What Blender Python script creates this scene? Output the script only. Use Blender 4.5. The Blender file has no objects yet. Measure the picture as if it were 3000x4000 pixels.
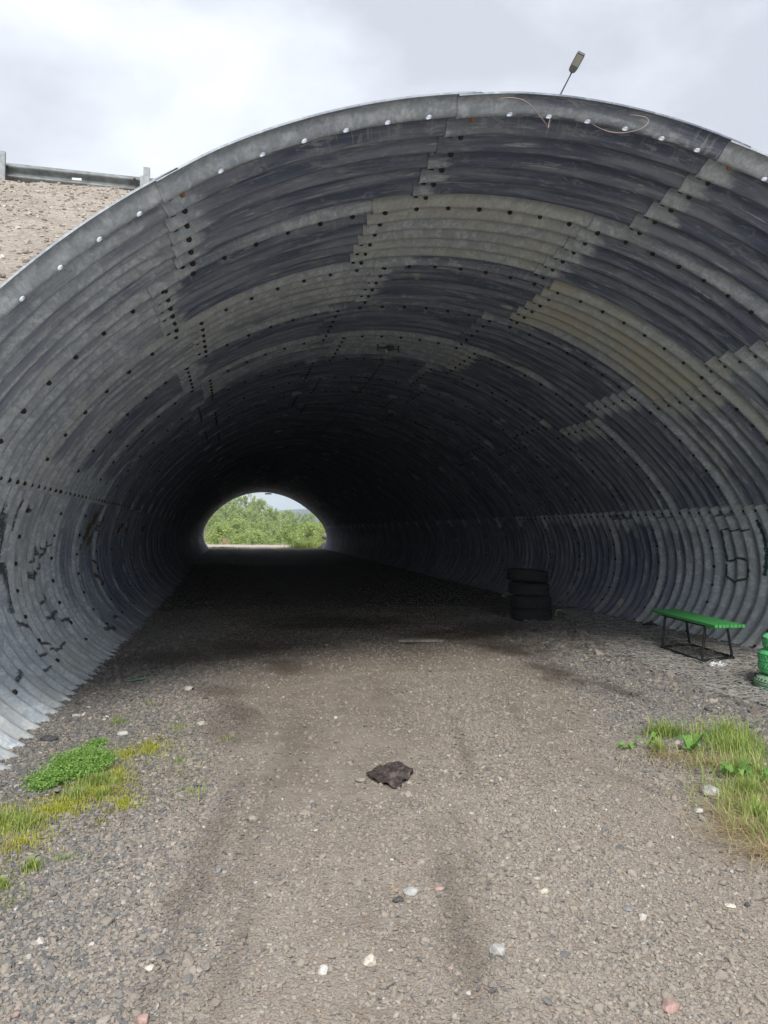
import bpy, bmesh, math, random
import numpy as np
from mathutils import Vector, Matrix, noise as mnoise
random.seed(7); rng = np.random.default_rng(11)
scene = bpy.context.scene
COL = scene.collection
PI = math.pi

# ------------------------------------------------------------------ camera
EYE = 1.33
FPX = 2825.14                      # focal length in photograph pixels (3000 x 4000)
RC = np.array([[0.978718, 0.00438087, 0.20516306],
               [-0.00936101, 0.99968446, 0.02330977],
               [-0.20499621, -0.02473422, 0.97845019]])   # right, up, forward -> (x, up, depth)
cam_d = bpy.data.cameras.new('camera'); cam = bpy.data.objects.new('camera', cam_d); COL.objects.link(cam)
def b3(v): return Vector((v[0], v[2], v[1]))
r_, u_, f_ = b3(RC[:, 0]), b3(RC[:, 1]), b3(RC[:, 2])
m = Matrix.Identity(4)
for i in range(3):
    m[i][0] = r_[i]; m[i][1] = u_[i]; m[i][2] = -f_[i]
m[0][3], m[1][3], m[2][3] = 0, 0, EYE
cam.matrix_world = m
cam_d.sensor_fit = 'VERTICAL'; cam_d.sensor_height = 36; cam_d.sensor_width = 27
cam_d.lens = FPX / 4000 * 36
cam_d.clip_start = 0.05; cam_d.clip_end = 8000
scene.camera = cam

# ------------------------------------------------------------------ world, sun, exposure
SUN_EL, SUN_AZ = math.radians(43), math.radians(192)
world = bpy.data.worlds.new('World'); scene.world = world; world.use_nodes = True
wt = world.node_tree; wt.nodes.clear()
def wn(t, **k):
    n = wt.nodes.new(t)
    for a, v in k.items(): setattr(n, a, v)
    return n
out = wn('ShaderNodeOutputWorld'); bg = wn('ShaderNodeBackground')
sky = wn('ShaderNodeTexSky', sky_type='NISHITA', sun_disc=False, sun_elevation=SUN_EL, sun_rotation=SUN_AZ)
tc = wn('ShaderNodeTexCoord')
mp = wn('ShaderNodeMapping'); mp.inputs['Scale'].default_value = (1, 1, 2.2); mp.inputs['Location'].default_value = (0.35, 0.1, 0.2)
n1 = wn('ShaderNodeTexNoise'); n1.inputs['Scale'].default_value = 1.9; n1.inputs['Detail'].default_value = 7; n1.inputs['Roughness'].default_value = 0.58
n1.inputs['Distortion'].default_value = 0.25
cr = wn('ShaderNodeValToRGB')
cr.color_ramp.elements[0].position = 0.36; cr.color_ramp.elements[0].color = (3.3, 3.4, 3.75, 1)
cr.color_ramp.elements[1].position = 0.66; cr.color_ramp.elements[1].color = (5.7, 5.85, 6.1, 1)
e = cr.color_ramp.elements.new(0.52); e.color = (4.6, 4.75, 5.1, 1)
mx = wn('ShaderNodeMix', data_type='RGBA'); mx.inputs[0].default_value = 0.93
L_ = wt.links.new
L_(tc.outputs['Generated'], mp.inputs['Vector']); L_(mp.outputs[0], n1.inputs['Vector']); L_(n1.outputs['Fac'], cr.inputs[0])
L_(sky.outputs[0], mx.inputs[6]); L_(cr.outputs[0], mx.inputs[7]); 
# an overcast dome is about half as bright again overhead as at 35 degrees
sx = wn('ShaderNodeSeparateXYZ'); L_(tc.outputs['Generated'], sx.inputs[0])
mr = wn('ShaderNodeMapRange'); L_(sx.outputs[2], mr.inputs[0]); mr.inputs[1].default_value = .62; mr.inputs[2].default_value = 1; mr.inputs[3].default_value = 1; mr.inputs[4].default_value = 1.75
vm = wn('ShaderNodeVectorMath', operation='SCALE'); L_(mx.outputs[2], vm.inputs[0]); L_(mr.outputs[0], vm.inputs['Scale'])
L_(vm.outputs[0], bg.inputs[0])
bg.inputs[1].default_value = 0.10
L_(bg.outputs[0], out.inputs[0])
sd = bpy.data.lights.new('sun', 'SUN'); sun = bpy.data.objects.new('sun', sd); COL.objects.link(sun)
sd.energy = 1.5; sd.angle = math.radians(16); sd.color = (1, 0.96, 0.9)
# sky azimuth: rotation 0 looks along +Y, clockwise
sdir = Vector((math.sin(SUN_AZ) * math.cos(SUN_EL), math.cos(SUN_AZ) * math.cos(SUN_EL), math.sin(SUN_EL)))
sun.rotation_euler = sdir.to_track_quat('Z', 'Y').to_euler()
scene.view_settings.view_transform = 'Standard'; scene.view_settings.look = 'None'
scene.view_settings.gamma = 1; scene.view_settings.exposure = 1.15; scene.view_settings.use_curve_mapping = False
scene.render.engine = 'CYCLES'
try:
    scene.cycles.max_bounces = 8; scene.cycles.diffuse_bounces = 6; scene.cycles.glossy_bounces = 3
    scene.cycles.volume_bounces = 0
    scene.cycles.use_denoising = True
except Exception: pass

# ------------------------------------------------------------------ helpers
def ray(px, py, y):
    """point at depth y seen at photograph pixel (px, py)"""
    q = RC @ np.array([(px - 1500) / FPX, (2000 - py) / FPX, 1.0])
    q = q / q[2] * y
    return Vector((q[0], y, q[1] + EYE))
def gz(x, y):
    t = np.clip((np.asarray(y, float) - 12) / 30, 0, 1)
    return .06 - .0165 * (np.clip(np.asarray(x, float), -3, 8) + 1.2) + .15 * t * t * (3 - 2 * t)
def gpt(px, py):
    h = 1.3
    q = RC @ np.array([(px - 1500) / FPX, (2000 - py) / FPX, 1.0])
    for _ in range(8):
        w = q * (-h / q[1]); h = EYE - float(gz(w[0], w[2]))
    return Vector((w[0], w[2], float(gz(w[0], w[2]))))
def tag(o, label=None, cat=None, group=None, kind=None):
    for k, v in (('label', label), ('category', cat), ('group', group), ('kind', kind)):
        if v: o[k] = v
    return o
def link(name, me, mat=None, parent=None, loc=None):
    o = bpy.data.objects.new(name, me); COL.objects.link(o)
    if mat is not None:
        if isinstance(mat, (list, tuple)):
            for q in mat: me.materials.append(q)
        elif not me.materials: me.materials.append(mat)
    if parent is not None: o.parent = parent
    if loc is not None: o.location = loc
    return o
def empty(name, loc=(0, 0, 0), rz=0, label=None, cat=None, group=None):
    o = bpy.data.objects.new(name, None); COL.objects.link(o); o.location = loc; o.rotation_euler = (0, 0, rz)
    o.empty_display_size = .1
    return tag(o, label, cat, group)
def np_mesh(name, V, F, smooth=True):
    V = np.asarray(V, np.float32); F = np.asarray(F, np.int32)
    me = bpy.data.meshes.new(name); n = F.shape[1]
    me.vertices.add(len(V)); me.vertices.foreach_set('co', V.ravel())
    me.loops.add(F.size); me.loops.foreach_set('vertex_index', F.ravel())
    me.polygons.add(len(F)); me.polygons.foreach_set('loop_start', np.arange(0, F.size, n, dtype=np.int32))
    me.polygons.foreach_set('loop_total', np.full(len(F), n, np.int32))
    me.polygons.foreach_set('use_smooth', np.full(len(F), smooth, bool))
    me.update(calc_edges=True)
    return me
def grid_faces(nr, nc):
    i = np.arange(nr - 1)[:, None] * nc + np.arange(nc - 1)[None, :]
    return np.stack([i, i + 1, i + 1 + nc, i + nc], -1).reshape(-1, 4)
def fattr(me, name, arr, dom='POINT'):
    a = me.attributes.new(name, 'FLOAT', dom); a.data.foreach_set('value', np.asarray(arr, np.float32).ravel())
def cattr(me, name, arr, dom='POINT'):
    a = me.attributes.new(name, 'FLOAT_COLOR', dom); a.data.foreach_set('color', np.asarray(arr, np.float32).ravel())
class MB:
    def __init__(s): s.bm = bmesh.new()
    def box(s, c, d, M=None, bev=0):
        g = bmesh.ops.create_cube(s.bm, size=1)['verts']
        T = Matrix.Translation(c) @ (M if M is not None else Matrix.Identity(4)) @ Matrix.Diagonal((d[0], d[1], d[2], 1))
        bmesh.ops.transform(s.bm, matrix=T, verts=g)
        if bev:
            es = list({e for v in g for e in v.link_edges})
            bmesh.ops.bevel(s.bm, geom=es, offset=bev, segments=2, affect='EDGES', profile=.6)
        return s
    def tube(s, pts, r, n=8, cap=True, taper=None):
        pts = [Vector(p) for p in pts]; rings = []
        up = Vector((0, 0, 1))
        for i, p in enumerate(pts):
            d = (pts[min(i + 1, len(pts) - 1)] - pts[max(i - 1, 0)]).normalized()
            a = d.cross(up)
            if a.length < 1e-3: a = d.cross(Vector((1, 0, 0)))
            a.normalize(); b = d.cross(a)
            rr = r if taper is None else r + (taper - r) * i / (len(pts) - 1)
            rings.append([s.bm.verts.new(p + a * math.cos(2 * PI * k / n) * rr + b * math.sin(2 * PI * k / n) * rr) for k in range(n)])
        for A, B in zip(rings, rings[1:]):
            for k in range(n): s.bm.faces.new((A[k], A[(k + 1) % n], B[(k + 1) % n], B[k]))
        if cap:
            s.bm.faces.new(rings[0][::-1]); s.bm.faces.new(rings[-1])
        return s
    def lathe(s, prof, n=32, M=None):
        rings = []
        for r, z in prof:
            vs = [s.bm.verts.new((r * math.cos(2 * PI * k / n), r * math.sin(2 * PI * k / n), z)) for k in range(n)]
            if M is not None: bmesh.ops.transform(s.bm, matrix=M, verts=vs)
            rings.append(vs)
        for A, B in zip(rings, rings[1:]):
            for k in range(n): s.bm.faces.new((A[k], A[(k + 1) % n], B[(k + 1) % n], B[k]))
        return s
    def prism(s, outline, z0, z1, M=None):
        a = [s.bm.verts.new((x, y, z0)) for x, y in outline]; b = [s.bm.verts.new((x, y, z1)) for x, y in outline]
        n = len(a); s.bm.faces.new(a[::-1]); s.bm.faces.new(b)
        for i in range(n): s.bm.faces.new((a[i], a[(i + 1) % n], b[(i + 1) % n], b[i]))
        if M is not None: bmesh.ops.transform(s.bm, matrix=M, verts=a + b)
        return s
    def build(s, name, mat, parent=None, smooth=False, loc=None):
        bmesh.ops.recalc_face_normals(s.bm, faces=s.bm.faces)
        me = bpy.data.meshes.new(name); s.bm.to_mesh(me); s.bm.free()
        if smooth:
            for p in me.polygons: p.use_smooth = True
        return link(name, me, mat, parent, loc)

# ------------------------------------------------------------------ materials
class NT:
    def __init__(s, name):
        s.m = bpy.data.materials.new(name); s.m.use_nodes = True; s.t = s.m.node_tree
        s.b = s.t.nodes['Principled BSDF']; s.b.inputs['Specular IOR Level'].default_value = .35
    def n(s, t, ins=None, **k):
        x = s.t.nodes.new(t)
        for a, v in k.items(): setattr(x, a, v)
        for a, v in (ins or {}).items():
            if isinstance(v, bpy.types.NodeSocket): s.t.links.new(v, x.inputs[a])
            else: x.inputs[a].default_value = v
        return x
    def l(s, a, b): s.t.links.new(a, b)
    def mix(s, f, a, b, mode='MIX'):
        x = s.n('ShaderNodeMix', data_type='RGBA', blend_type=mode)
        for i, v in ((0, f), (6, a), (7, b)):
            if isinstance(v, bpy.types.NodeSocket): s.l(v, x.inputs[i])
            elif i == 0: x.inputs[0].default_value = v
            else: x.inputs[i].default_value = (*v, 1)
        return x.outputs[2]
    def math(s, op, a, b=0.0, clamp=False):
        x = s.n('ShaderNodeMath', operation=op, use_clamp=clamp)
        for i, v in ((0, a), (1, b)):
            if isinstance(v, bpy.types.NodeSocket): s.l(v, x.inputs[i])
            else: x.inputs[i].default_value = v
        return x.outputs[0]
    def ss(s, v, lo, hi, a=0.0, b=1.0):
        x = s.n('ShaderNodeMapRange', interpolation_type='SMOOTHSTEP')
        s.l(v, x.inputs[0]); x.inputs[1].default_value = lo; x.inputs[2].default_value = hi
        x.inputs[3].default_value = a; x.inputs[4].default_value = b
        return x.outputs[0]
    def noise(s, vec, sc, det=4, ro=.55, dist=0):
        x = s.n('ShaderNodeTexNoise', {'Scale': sc, 'Detail': det, 'Roughness': ro, 'Distortion': dist})
        if vec is not None: s.l(vec, x.inputs['Vector'])
        return x.outputs['Fac']
    def bump(s, h, st, d):
        x = s.n('ShaderNodeBump', {'Strength': st, 'Distance': d}); s.l(h, x.inputs['Height']); s.l(x.outputs[0], s.b.inputs['Normal'])
    def attr(s, name, out='Fac', typ='GEOMETRY'):
        return s.n('ShaderNodeAttribute', attribute_name=name, attribute_type=typ).outputs[out]
def simple(name, col, rough=.7, var=.25, scale=30, metal=0, bump=0.0, spec=.35, dirt=None, dirt_amt=.35):
    N = NT(name); tcn = N.n('ShaderNodeTexCoord').outputs['Object']
    f = N.noise(tcn, scale, 5)
    lo = tuple(c * (1 - var) for c in col); hi = tuple(min(1, c * (1 + var)) for c in col)
    c = N.mix(N.ss(f, .3, .7), lo, hi)
    if dirt is not None:
        f2 = N.noise(tcn, scale * .27, 6, .65)
        c = N.mix(N.ss(f2, .62 - dirt_amt * .4, .75, 0, .8), c, dirt)
    orr = N.n('ShaderNodeObjectInfo').outputs['Random']; c = N.mix(N.math('MULTIPLY', orr, .22), c, tuple(v * .45 for v in col))
    N.l(c, N.b.inputs['Base Color']); N.b.inputs['Roughness'].default_value = rough; N.b.inputs['Metallic'].default_value = metal
    N.b.inputs['Specular IOR Level'].default_value = spec
    if bump: N.bump(f, .6, bump)
    return N.m

# corrugated galvanised plate: uv = (arc length, distance along the axis), object colour = (soot, warmth, lightness, random)
def plate_mat():
    N = NT('galvanised_plate')
    uv = N.n('ShaderNodeUVMap', uv_map='plate').outputs[0]
    oc = N.n('ShaderNodeObjectInfo').outputs['Color']
    sep = N.n('ShaderNodeSeparateColor'); N.l(oc, sep.inputs[0])
    soot_a, warm, light = sep.outputs[0], sep.outputs[1], sep.outputs[2]
    rnd = N.n('ShaderNodeObjectInfo').outputs['Random']
    off = N.n('ShaderNodeVectorMath', {0: uv}, operation='ADD')
    cmb = N.n('ShaderNodeCombineXYZ'); N.l(N.math('MULTIPLY', rnd, 37.0), cmb.inputs[0]); N.l(N.math('MULTIPLY', rnd, 91.0), cmb.inputs[1]); N.l(N.math('MULTIPLY', rnd, 13.0), cmb.inputs[2])
    N.l(cmb.outputs[0], off.inputs[1]); P = off.outputs[0]
    def mapped(sx, sy, base=P):
        q = N.n('ShaderNodeMapping'); N.l(base, q.inputs[0]); q.inputs['Scale'].default_value = (sx, sy, 1); return q.outputs[0]
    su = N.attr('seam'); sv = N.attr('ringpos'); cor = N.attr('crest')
    fine = N.noise(mapped(38, 38), 1, 5, .7)
    mott = N.noise(mapped(9, 12), 1, 5, .68, .6)
    strk = N.noise(mapped(1.1, 16), 1, 5, .62, .3)
    strk2 = N.noise(mapped(3.2, 60), 1, 4, .6)
    blot = N.noise(mapped(.9, 1.6), 1, 4, .55)
    # clean zinc
    zinc = N.mix(N.ss(fine, .38, .62), (.475, .525, .565), (.66, .71, .745))
    zinc = N.mix(N.ss(mott, .42, .62), N.mix(.50, zinc, (.195, .24, .31)), zinc)
    zinc = N.mix(N.math('MULTIPLY', warm, N.ss(blot, .3, .6)), zinc, N.mix(N.ss(mott, .4, .6), (.58, .53, .37), (.52, .51, .40)))
    # soot / grey oxide film, plus painted light and shade
    soot = N.mix(N.ss(strk, .35, .68), (.098, .122, .182), (.28, .305, .365))
    soot = N.mix(N.math('MULTIPLY', N.ss(strk2, .55, .75), N.ss(mott, .38, .56)), soot, (.50, .52, .55))
    s0 = N.math('ADD', N.math('ADD', N.math('MULTIPLY', blot, .75), N.math('MULTIPLY', strk, .75)), N.math('MULTIPLY', mott, .35))
    s1 = N.math('ADD', s0, N.math('MULTIPLY', N.math('SUBTRACT', soot_a, .5), 1.15))
    s2 = N.math('SUBTRACT', s1, N.math('MULTIPLY', N.ss(su, .06, .40, 1, 0), .46))      # cleaner near lap seams
    s3 = N.math('SUBTRACT', s2, N.math('MULTIPLY', N.ss(sv, .06, .17, 1, 0), .30))
    s4 = N.math('SUBTRACT', s3, N.math('MULTIPLY', N.math('MULTIPLY', cor, N.ss(mott, .35, .6, .4, 1)), .20))  # film thinned on the crests, painting them as if lit
    rimf = N.n('ShaderNodeObjectInfo').outputs['Alpha']
    s4 = N.math('SUBTRACT', s4, N.math('MULTIPLY', N.math('SUBTRACT', 1.0, rimf), N.ss(sv, .07, .13, .20, 0)))  # first rib of the rim painted lighter for the extra light it catches
    s4 = N.math('ADD', s4, .06)
    film = N.ss(s4, .78, .96)
    c = N.mix(film, zinc, soot)
    # pale lime runs near laps
    lime = N.math('MULTIPLY', N.ss(N.noise(mapped(5, 22), 1, 5, .75, .8), .53, .64), N.ss(sv, .08, .36, 1, .35))
    c = N.mix(N.math('MULTIPLY', lime, .75), c, (.54, .56, .56))
    drip = N.math('MULTIPLY', N.ss(N.noise(mapped(26, 4.5), 1, 5, .75, .4), .54, .66), N.ss(sv, .10, .42, 1, .05))
    c = N.mix(N.math('MULTIPLY', drip, N.ss(blot, .42, .6, 0, .75)), c, (.50, .52, .52))
    scr = N.ss(N.noise(mapped(1.6, 95), 1, 4, .7, .15), .60, .70)
    c = N.mix(N.math('MULTIPLY', scr, N.ss(N.noise(mapped(2, 5), 1, 3, .6), .48, .62, 0, .55)), c, (.50, .52, .55))
    pit = N.ss(N.noise(mapped(70, 70), 1, 3, .7), .62, .72, 0, .5)
    c = N.mix(pit, c, (.10, .105, .12))
    c = N.mix(N.ss(N.noise(mapped(2.2, 7), 1, 3, .5, .5), .70, .735, 0, .75), c, (.52, .50, .42))
    gb = N.n('ShaderNodeMix', data_type='RGBA', blend_type='MULTIPLY'); gb.inputs[0].default_value = 1
    N.l(c, gb.inputs[6])
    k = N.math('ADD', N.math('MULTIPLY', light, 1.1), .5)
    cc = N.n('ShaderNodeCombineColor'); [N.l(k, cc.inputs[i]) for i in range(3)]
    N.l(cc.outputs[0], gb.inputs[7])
    rib_shade = N.n('ShaderNodeMix', data_type='RGBA', blend_type='MULTIPLY'); N.l(N.math('MULTIPLY', N.ss(cor, .05, .5, 1, 0), .42), rib_shade.inputs[0]); N.l(gb.outputs[2], rib_shade.inputs[6]); rib_shade.inputs[7].default_value = (.45, .47, .52, 1)  # valleys between ribs darkened in the colour to stand in for shading
    # mud splash and lime near the floor
    z = N.n('ShaderNodeSeparateXYZ'); N.l(N.n('ShaderNodeNewGeometry').outputs['Position'], z.inputs[0])
    low = N.math('MULTIPLY', N.ss(z.outputs[2], .04, .42, 1, 0), N.ss(N.noise(mapped(3, 5), 1, 4, .6), .38, .62))
    c2 = N.mix(N.math('MULTIPLY', low, .45), rib_shade.outputs[2], (.42, .41, .35))
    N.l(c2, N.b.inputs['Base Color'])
    N.b.inputs['Metallic'].default_value = .04
    N.l(N.ss(film, 0, 1, .5, .62), N.b.inputs['Roughness'])
    N.bump(N.math('ADD', N.math('MULTIPLY', mott, .7), N.math('MULTIPLY', fine, .4)), .35, .004)
    return N.m
M_plate = plate_mat()
M_bolt = simple('rusty_bolt', (.045, .03, .025), .85, .5, 60)
M_bolt2 = simple('orange_rust', (.24, .115, .06), .85, .35, 70)
M_hole = simple('dark_hole', (.012, .012, .014), .95, .2)
M_zinc = simple('zinc_steel', (.27, .29, .30), .5, .2, 14, .3, dirt=(.16, .16, .15))
M_rail = simple('rail_zinc', (.22, .24, .235), .55, .3, 7, .2, dirt=(.12, .125, .115))
M_black = simple('black_steel', (.018, .018, .02), .55, .4, 60, .1)
M_green = simple('green_paint', (.09, .42, .12), .55, .18, 40, bump=.001)
M_copper = simple('copper_wire', (.38, .28, .25), .45, .2, 20, .3)

# ------------------------------------------------------------------ culvert geometry
X0, Z0, Y00, RL = 2.12079, -.51074 + EYE, 3.85773, 1.2
RCF = [2.6229926, .95599029, -.69660345, -.33621933, .59573689, -.31513781, .06773526]
RSF = [.02623117, -.17540223, .04924665]
AMP = .033
def rad(th): return sum(c * np.cos(i * th) for i, c in enumerate(RCF)) + sum(c * np.sin((i + 1) * th) for i, c in enumerate(RSF))
_t = np.radians(np.linspace(-125, 125, 5001)); _r = rad(_t)
# floor of the pipe: keep the last trusted slope below ground
_x = _r * np.sin(_t); _z = _r * np.cos(_t)
_s = np.r_[0, np.cumsum(np.hypot(np.diff(_x), np.diff(_z)))]; _s -= np.interp(0, _t, _s)
_nx = -np.gradient(_z, _s); _nz = np.gradient(_x, _s)       # outward normal
if _nz[2500] < 0: _nx, _nz = -_nx, -_nz
def s_of(deg): return float(np.interp(math.radians(deg), _t, _s))
def surf(s, k, off=0.0, flat=False):
    """s arc length from crown, k axial position in rings, off = inward offset"""
    s = np.asarray(s, float); k = np.asarray(k, float)
    a = 0 if flat else AMP * (1 - np.cos(2 * PI * 6 * k))
    o = a - off
    x = np.interp(s, _s, _x) + np.interp(s, _s, _nx) * o + X0
    z = np.interp(s, _s, _z) + np.interp(s, _s, _nz) * o + Z0
    return np.stack([x, Y00 + RL * k + 0 * s, z], -1)
culvert = empty('culvert_tunnel', (X0, Y00, 0), label='wide corrugated galvanised steel pipe-arch tunnel bolted together from overlapping plates, running under the road embankment', cat='tunnel')
bpy.context.view_layer.update()
inv = Matrix.Translation((-X0, -Y00, 0))
def shift(P): return np.asarray(P) - np.array([X0, Y00, 0.0])

SEAMS = [(-77.2, -47.9, -17.2, 16.0, 52.5, 78.6), (-76.9, -51.7, -22.0, 11.1, 47.9, 78.6)]
KEND = 35.54
def make_plate(k0, k1, sa, sb, soot, warm, light, lod=0, solid=False, phase=0.0):
    per = {0: 14, 1: 8, 2: 6}[lod]; ds = {0: .07, 1: .14, 2: .25}[lod]
    nk = max(3, int(round((k1 - k0) * 6 * per)) + 1); ns = max(4, int((sb - sa) / ds) + 1)
    ks = np.linspace(k0, k1, nk); ss = np.linspace(sa, sb, ns)
    K, S = np.meshgrid(ks, ss, indexing='ij')
    jag = .004 * np.sin(K * 23 + soot * 50)
    S2 = S + jag * (S == sa)
    seam_off = .012 * np.clip(1 - (S - sa) / .35, 0, 1)
    ring_off = .016 * np.clip(1 - (K - k0), 0, 1)
    wob = .006 * np.sin(S * 1.7 + soot * 40) * np.sin(K * 5 + warm * 20)
    off = seam_off + ring_off + wob * 0.5
    P = shift(surf(S2, K, off))
    V = P.reshape(-1, 3); F = grid_faces(nk, ns)
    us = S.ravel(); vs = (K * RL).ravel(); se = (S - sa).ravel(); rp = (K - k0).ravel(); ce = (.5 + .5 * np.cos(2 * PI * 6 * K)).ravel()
    t = .011
    def strip(Pin, Pout, idx_attr):
        nonlocal V, F, us, vs, se, rp, ce
        n0 = len(V); n = len(Pin)
        V = np.vstack([V, Pin, Pout]); i = np.arange(n - 1)
        F = np.vstack([F, np.stack([n0 + i, n0 + i + 1, n0 + n + i + 1, n0 + n + i], -1)])
        for _ in range(2):
            us = np.r_[us, us[idx_attr]]; vs = np.r_[vs, vs[idx_attr]]; se = np.r_[se, se[idx_attr]]; rp = np.r_[rp, rp[idx_attr]]; ce = np.r_[ce, ce[idx_attr]]
    gi = np.arange(nk * ns).reshape(nk, ns)
    if solid:
        Q = shift(surf(S2, K, off - t)).reshape(-1, 3); n0 = len(V)
        V = np.vstack([V, Q]); F = np.vstack([F, grid_faces(nk, ns)[:, ::-1] + n0])
        us, vs, se, rp, ce = [np.r_[a, a] for a in (us, vs, se, rp, ce)]
        for line in (gi[0], gi[-1][::-1], gi[:, 0][::-1], gi[:, -1]):
            F = np.vstack([F, np.stack([line[:-1], line[:-1] + n0, line[1:] + n0, line[1:]], -1)])
    else:
        Q = shift(surf(S2, K, off - t))
        strip(P[0], Q[0], gi[0]); strip(P[:, 0], Q[:, 0], gi[:, 0])
    me = np_mesh('steel_plate', V, F)
    uvl = me.uv_layers.new(name='plate'); li = np.empty(len(me.loops), np.int32); me.loops.foreach_get('vertex_index', li)
    uvl.data.foreach_set('uv', np.stack([us[li], vs[li]], -1).astype(np.float32).ravel())
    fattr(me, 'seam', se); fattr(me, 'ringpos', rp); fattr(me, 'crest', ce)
    if solid:
        for p in me.polygons: pass
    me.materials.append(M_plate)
    o = link('steel_plate', me, None, culvert); o.color = (soot, warm, light, 0 if solid else 1)
    return o
# per plate: (ring, column) -> soot, warmth, lightness
TONE = {(0,0):(.46,.1,.54),(0,1):(.72,.05,.47),(0,2):(.90,.05,.43),(0,3):(.76,.2,.46),(0,4):(.66,.15,.48),
        (1,0):(.44,.1,.50),(1,1):(.74,.1,.46),(1,2):(.08,.40,.47),(1,3):(.74,.15,.44),(1,4):(.50,.35,.48),
        (2,0):(.46,.2,.5),(2,1):(.42,.25,.46),(2,2):(.78,.1,.42),(2,3):(.14,.85,.46),(2,4):(.50,.4,.46),
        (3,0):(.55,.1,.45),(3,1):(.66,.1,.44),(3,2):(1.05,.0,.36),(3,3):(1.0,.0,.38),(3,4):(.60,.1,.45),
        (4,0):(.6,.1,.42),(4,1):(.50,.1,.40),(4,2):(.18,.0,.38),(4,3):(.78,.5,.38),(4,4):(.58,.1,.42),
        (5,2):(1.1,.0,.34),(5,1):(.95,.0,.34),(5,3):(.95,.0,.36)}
plates0 = []
for k in range(36):
    se = SEAMS[k % 2]; k0, k1 = k - .1, min(k + 1.0, KEND)
    lod = 0 if k < 6 else (1 if k < 14 else 2)
    for c in range(5):
        if (k, c) in TONE: so, wa, li = TONE[(k, c)]
        else:
            so = random.uniform(.55, .8) if k < 5 else random.uniform(1.0, 1.25); wa = random.choice((0, 0, .1, .5)); li = random.uniform(.42, .5)  # deep rings get more film, painting the tunnel's darkness into the plates
        sa, sb = s_of(se[c]), s_of(se[c + 1]) + .13
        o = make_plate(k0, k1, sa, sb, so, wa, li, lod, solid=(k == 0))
        if k == 0: plates0.append(o)
    # lower side plates, their ring joints shifted along the axis
    for side, ph in ((-1, 1 / 6), (1, .5)):
        kk0, kk1 = k - 1 + ph - .1, min(k + ph, KEND)
        if k == 0: kk0 = -.1
        if side < 0: sa, sb = s_of(-117), s_of(-77.0) + .08
        else: sa, sb = s_of(78.6), s_of(117)
        so = .36 + .12 * random.random(); li = .58 + .06 * random.random()
        if k > 4: so += .12 + .1 * min(k - 4, 5)  # lower plates also darken with depth
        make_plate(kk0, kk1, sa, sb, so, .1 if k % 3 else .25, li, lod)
    if k == 35:
        for side in (-1, 1):
            ph = 1 / 6 if side < 0 else .5
            sa, sb = (s_of(-117), s_of(-77) + .08) if side < 0 else (s_of(78.6), s_of(117))
            make_plate(35 + ph - .1, KEND + .02, sa, sb, .4, .1, .5, lod)

# bolt positions
BS = .2432; sB = s_of(-1.4)
line_s = [sB + i * BS for i in range(-40, 41)]
line_s = [s for s in line_s if s_of(-76) < s < s_of(77)]
rim_holes = [s for s in line_s if min(abs(s - s_of(a + 1.9)) for a in SEAMS[0]) > .10]
# open bolt holes along the rim: cut through the first ring
holes = MB()
for s in rim_holes:
    c = shift(surf(s, -.002, -.004)); nx, nz = float(np.interp(s, _s, _nx)), float(np.interp(s, _s, _nz))
    Mx = Matrix.Translation(c) @ Vector((nx, .25, nz)).to_track_quat('Z', 'Y').to_matrix().to_4x4()
    g = bmesh.ops.create_cone(holes.bm, segments=14, radius1=.0185, radius2=.0165, depth=.09, cap_ends=True)['verts']
    bmesh.ops.transform(holes.bm, matrix=Mx, verts=g)
cutter = holes.build('cutter', None); cutter.parent = culvert
bpy.context.view_layer.update()
for o in plates0:
    md = o.modifiers.new('cut', 'BOOLEAN'); md.operation = 'DIFFERENCE'; md.object = cutter; md.solver = 'EXACT'
dg = bpy.context.evaluated_depsgraph_get()
for o in plates0:
    me = bpy.data.meshes.new_from_object(o.evaluated_get(dg), preserve_all_data_layers=True, depsgraph=dg)
    o.modifiers.clear(); o.data = me
    for p in me.polygons: p.use_smooth = True
    try: me.set_sharp_from_angle(angle=math.radians(45))
    except Exception: pass
    if not me.materials: me.materials.append(M_plate)
bpy.data.objects.remove(cutter, do_unlink=True)

def bolt_mesh(mat, name):
    b = MB(); n = 6
    b.prism([(.0165 * math.cos(2 * PI * i / n), .0165 * math.sin(2 * PI * i / n)) for i in range(n)], -.004, .010)
    b.prism([(.011 * math.cos(2 * PI * i / 8), .011 * math.sin(2 * PI * i / 8)) for i in range(8)], .010, .016)
    o = b.build(name, mat); me = o.data; bpy.data.objects.remove(o); return me
BM1, BM2 = bolt_mesh(M_bolt, 'bolt'), bolt_mesh(M_bolt2, 'bolt')
def disc_mesh():
    b = MB(); b.prism([(.017 * math.cos(2 * PI * i / 10), .014 * math.sin(2 * PI * i / 10)) for i in range(10)], -.004, .0008)
    o = b.build('bolt_hole', M_hole); me = o.data; bpy.data.objects.remove(o); return me
HM = disc_mesh()
def surf_frame(s, k, off=0.0):
    P = surf(s, k, off); d = 1e-3
    a = surf(s + d, k, off) - P; b = surf(s, k + d, off) - P
    n = Vector(np.cross(a, b)).normalized()
    c = Vector((X0, P[1], Z0)) - Vector(P)
    if n.dot(c) < 0: n = -n
    return Vector(shift(P)), n
far_bolts = []
nb = 0
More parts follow.
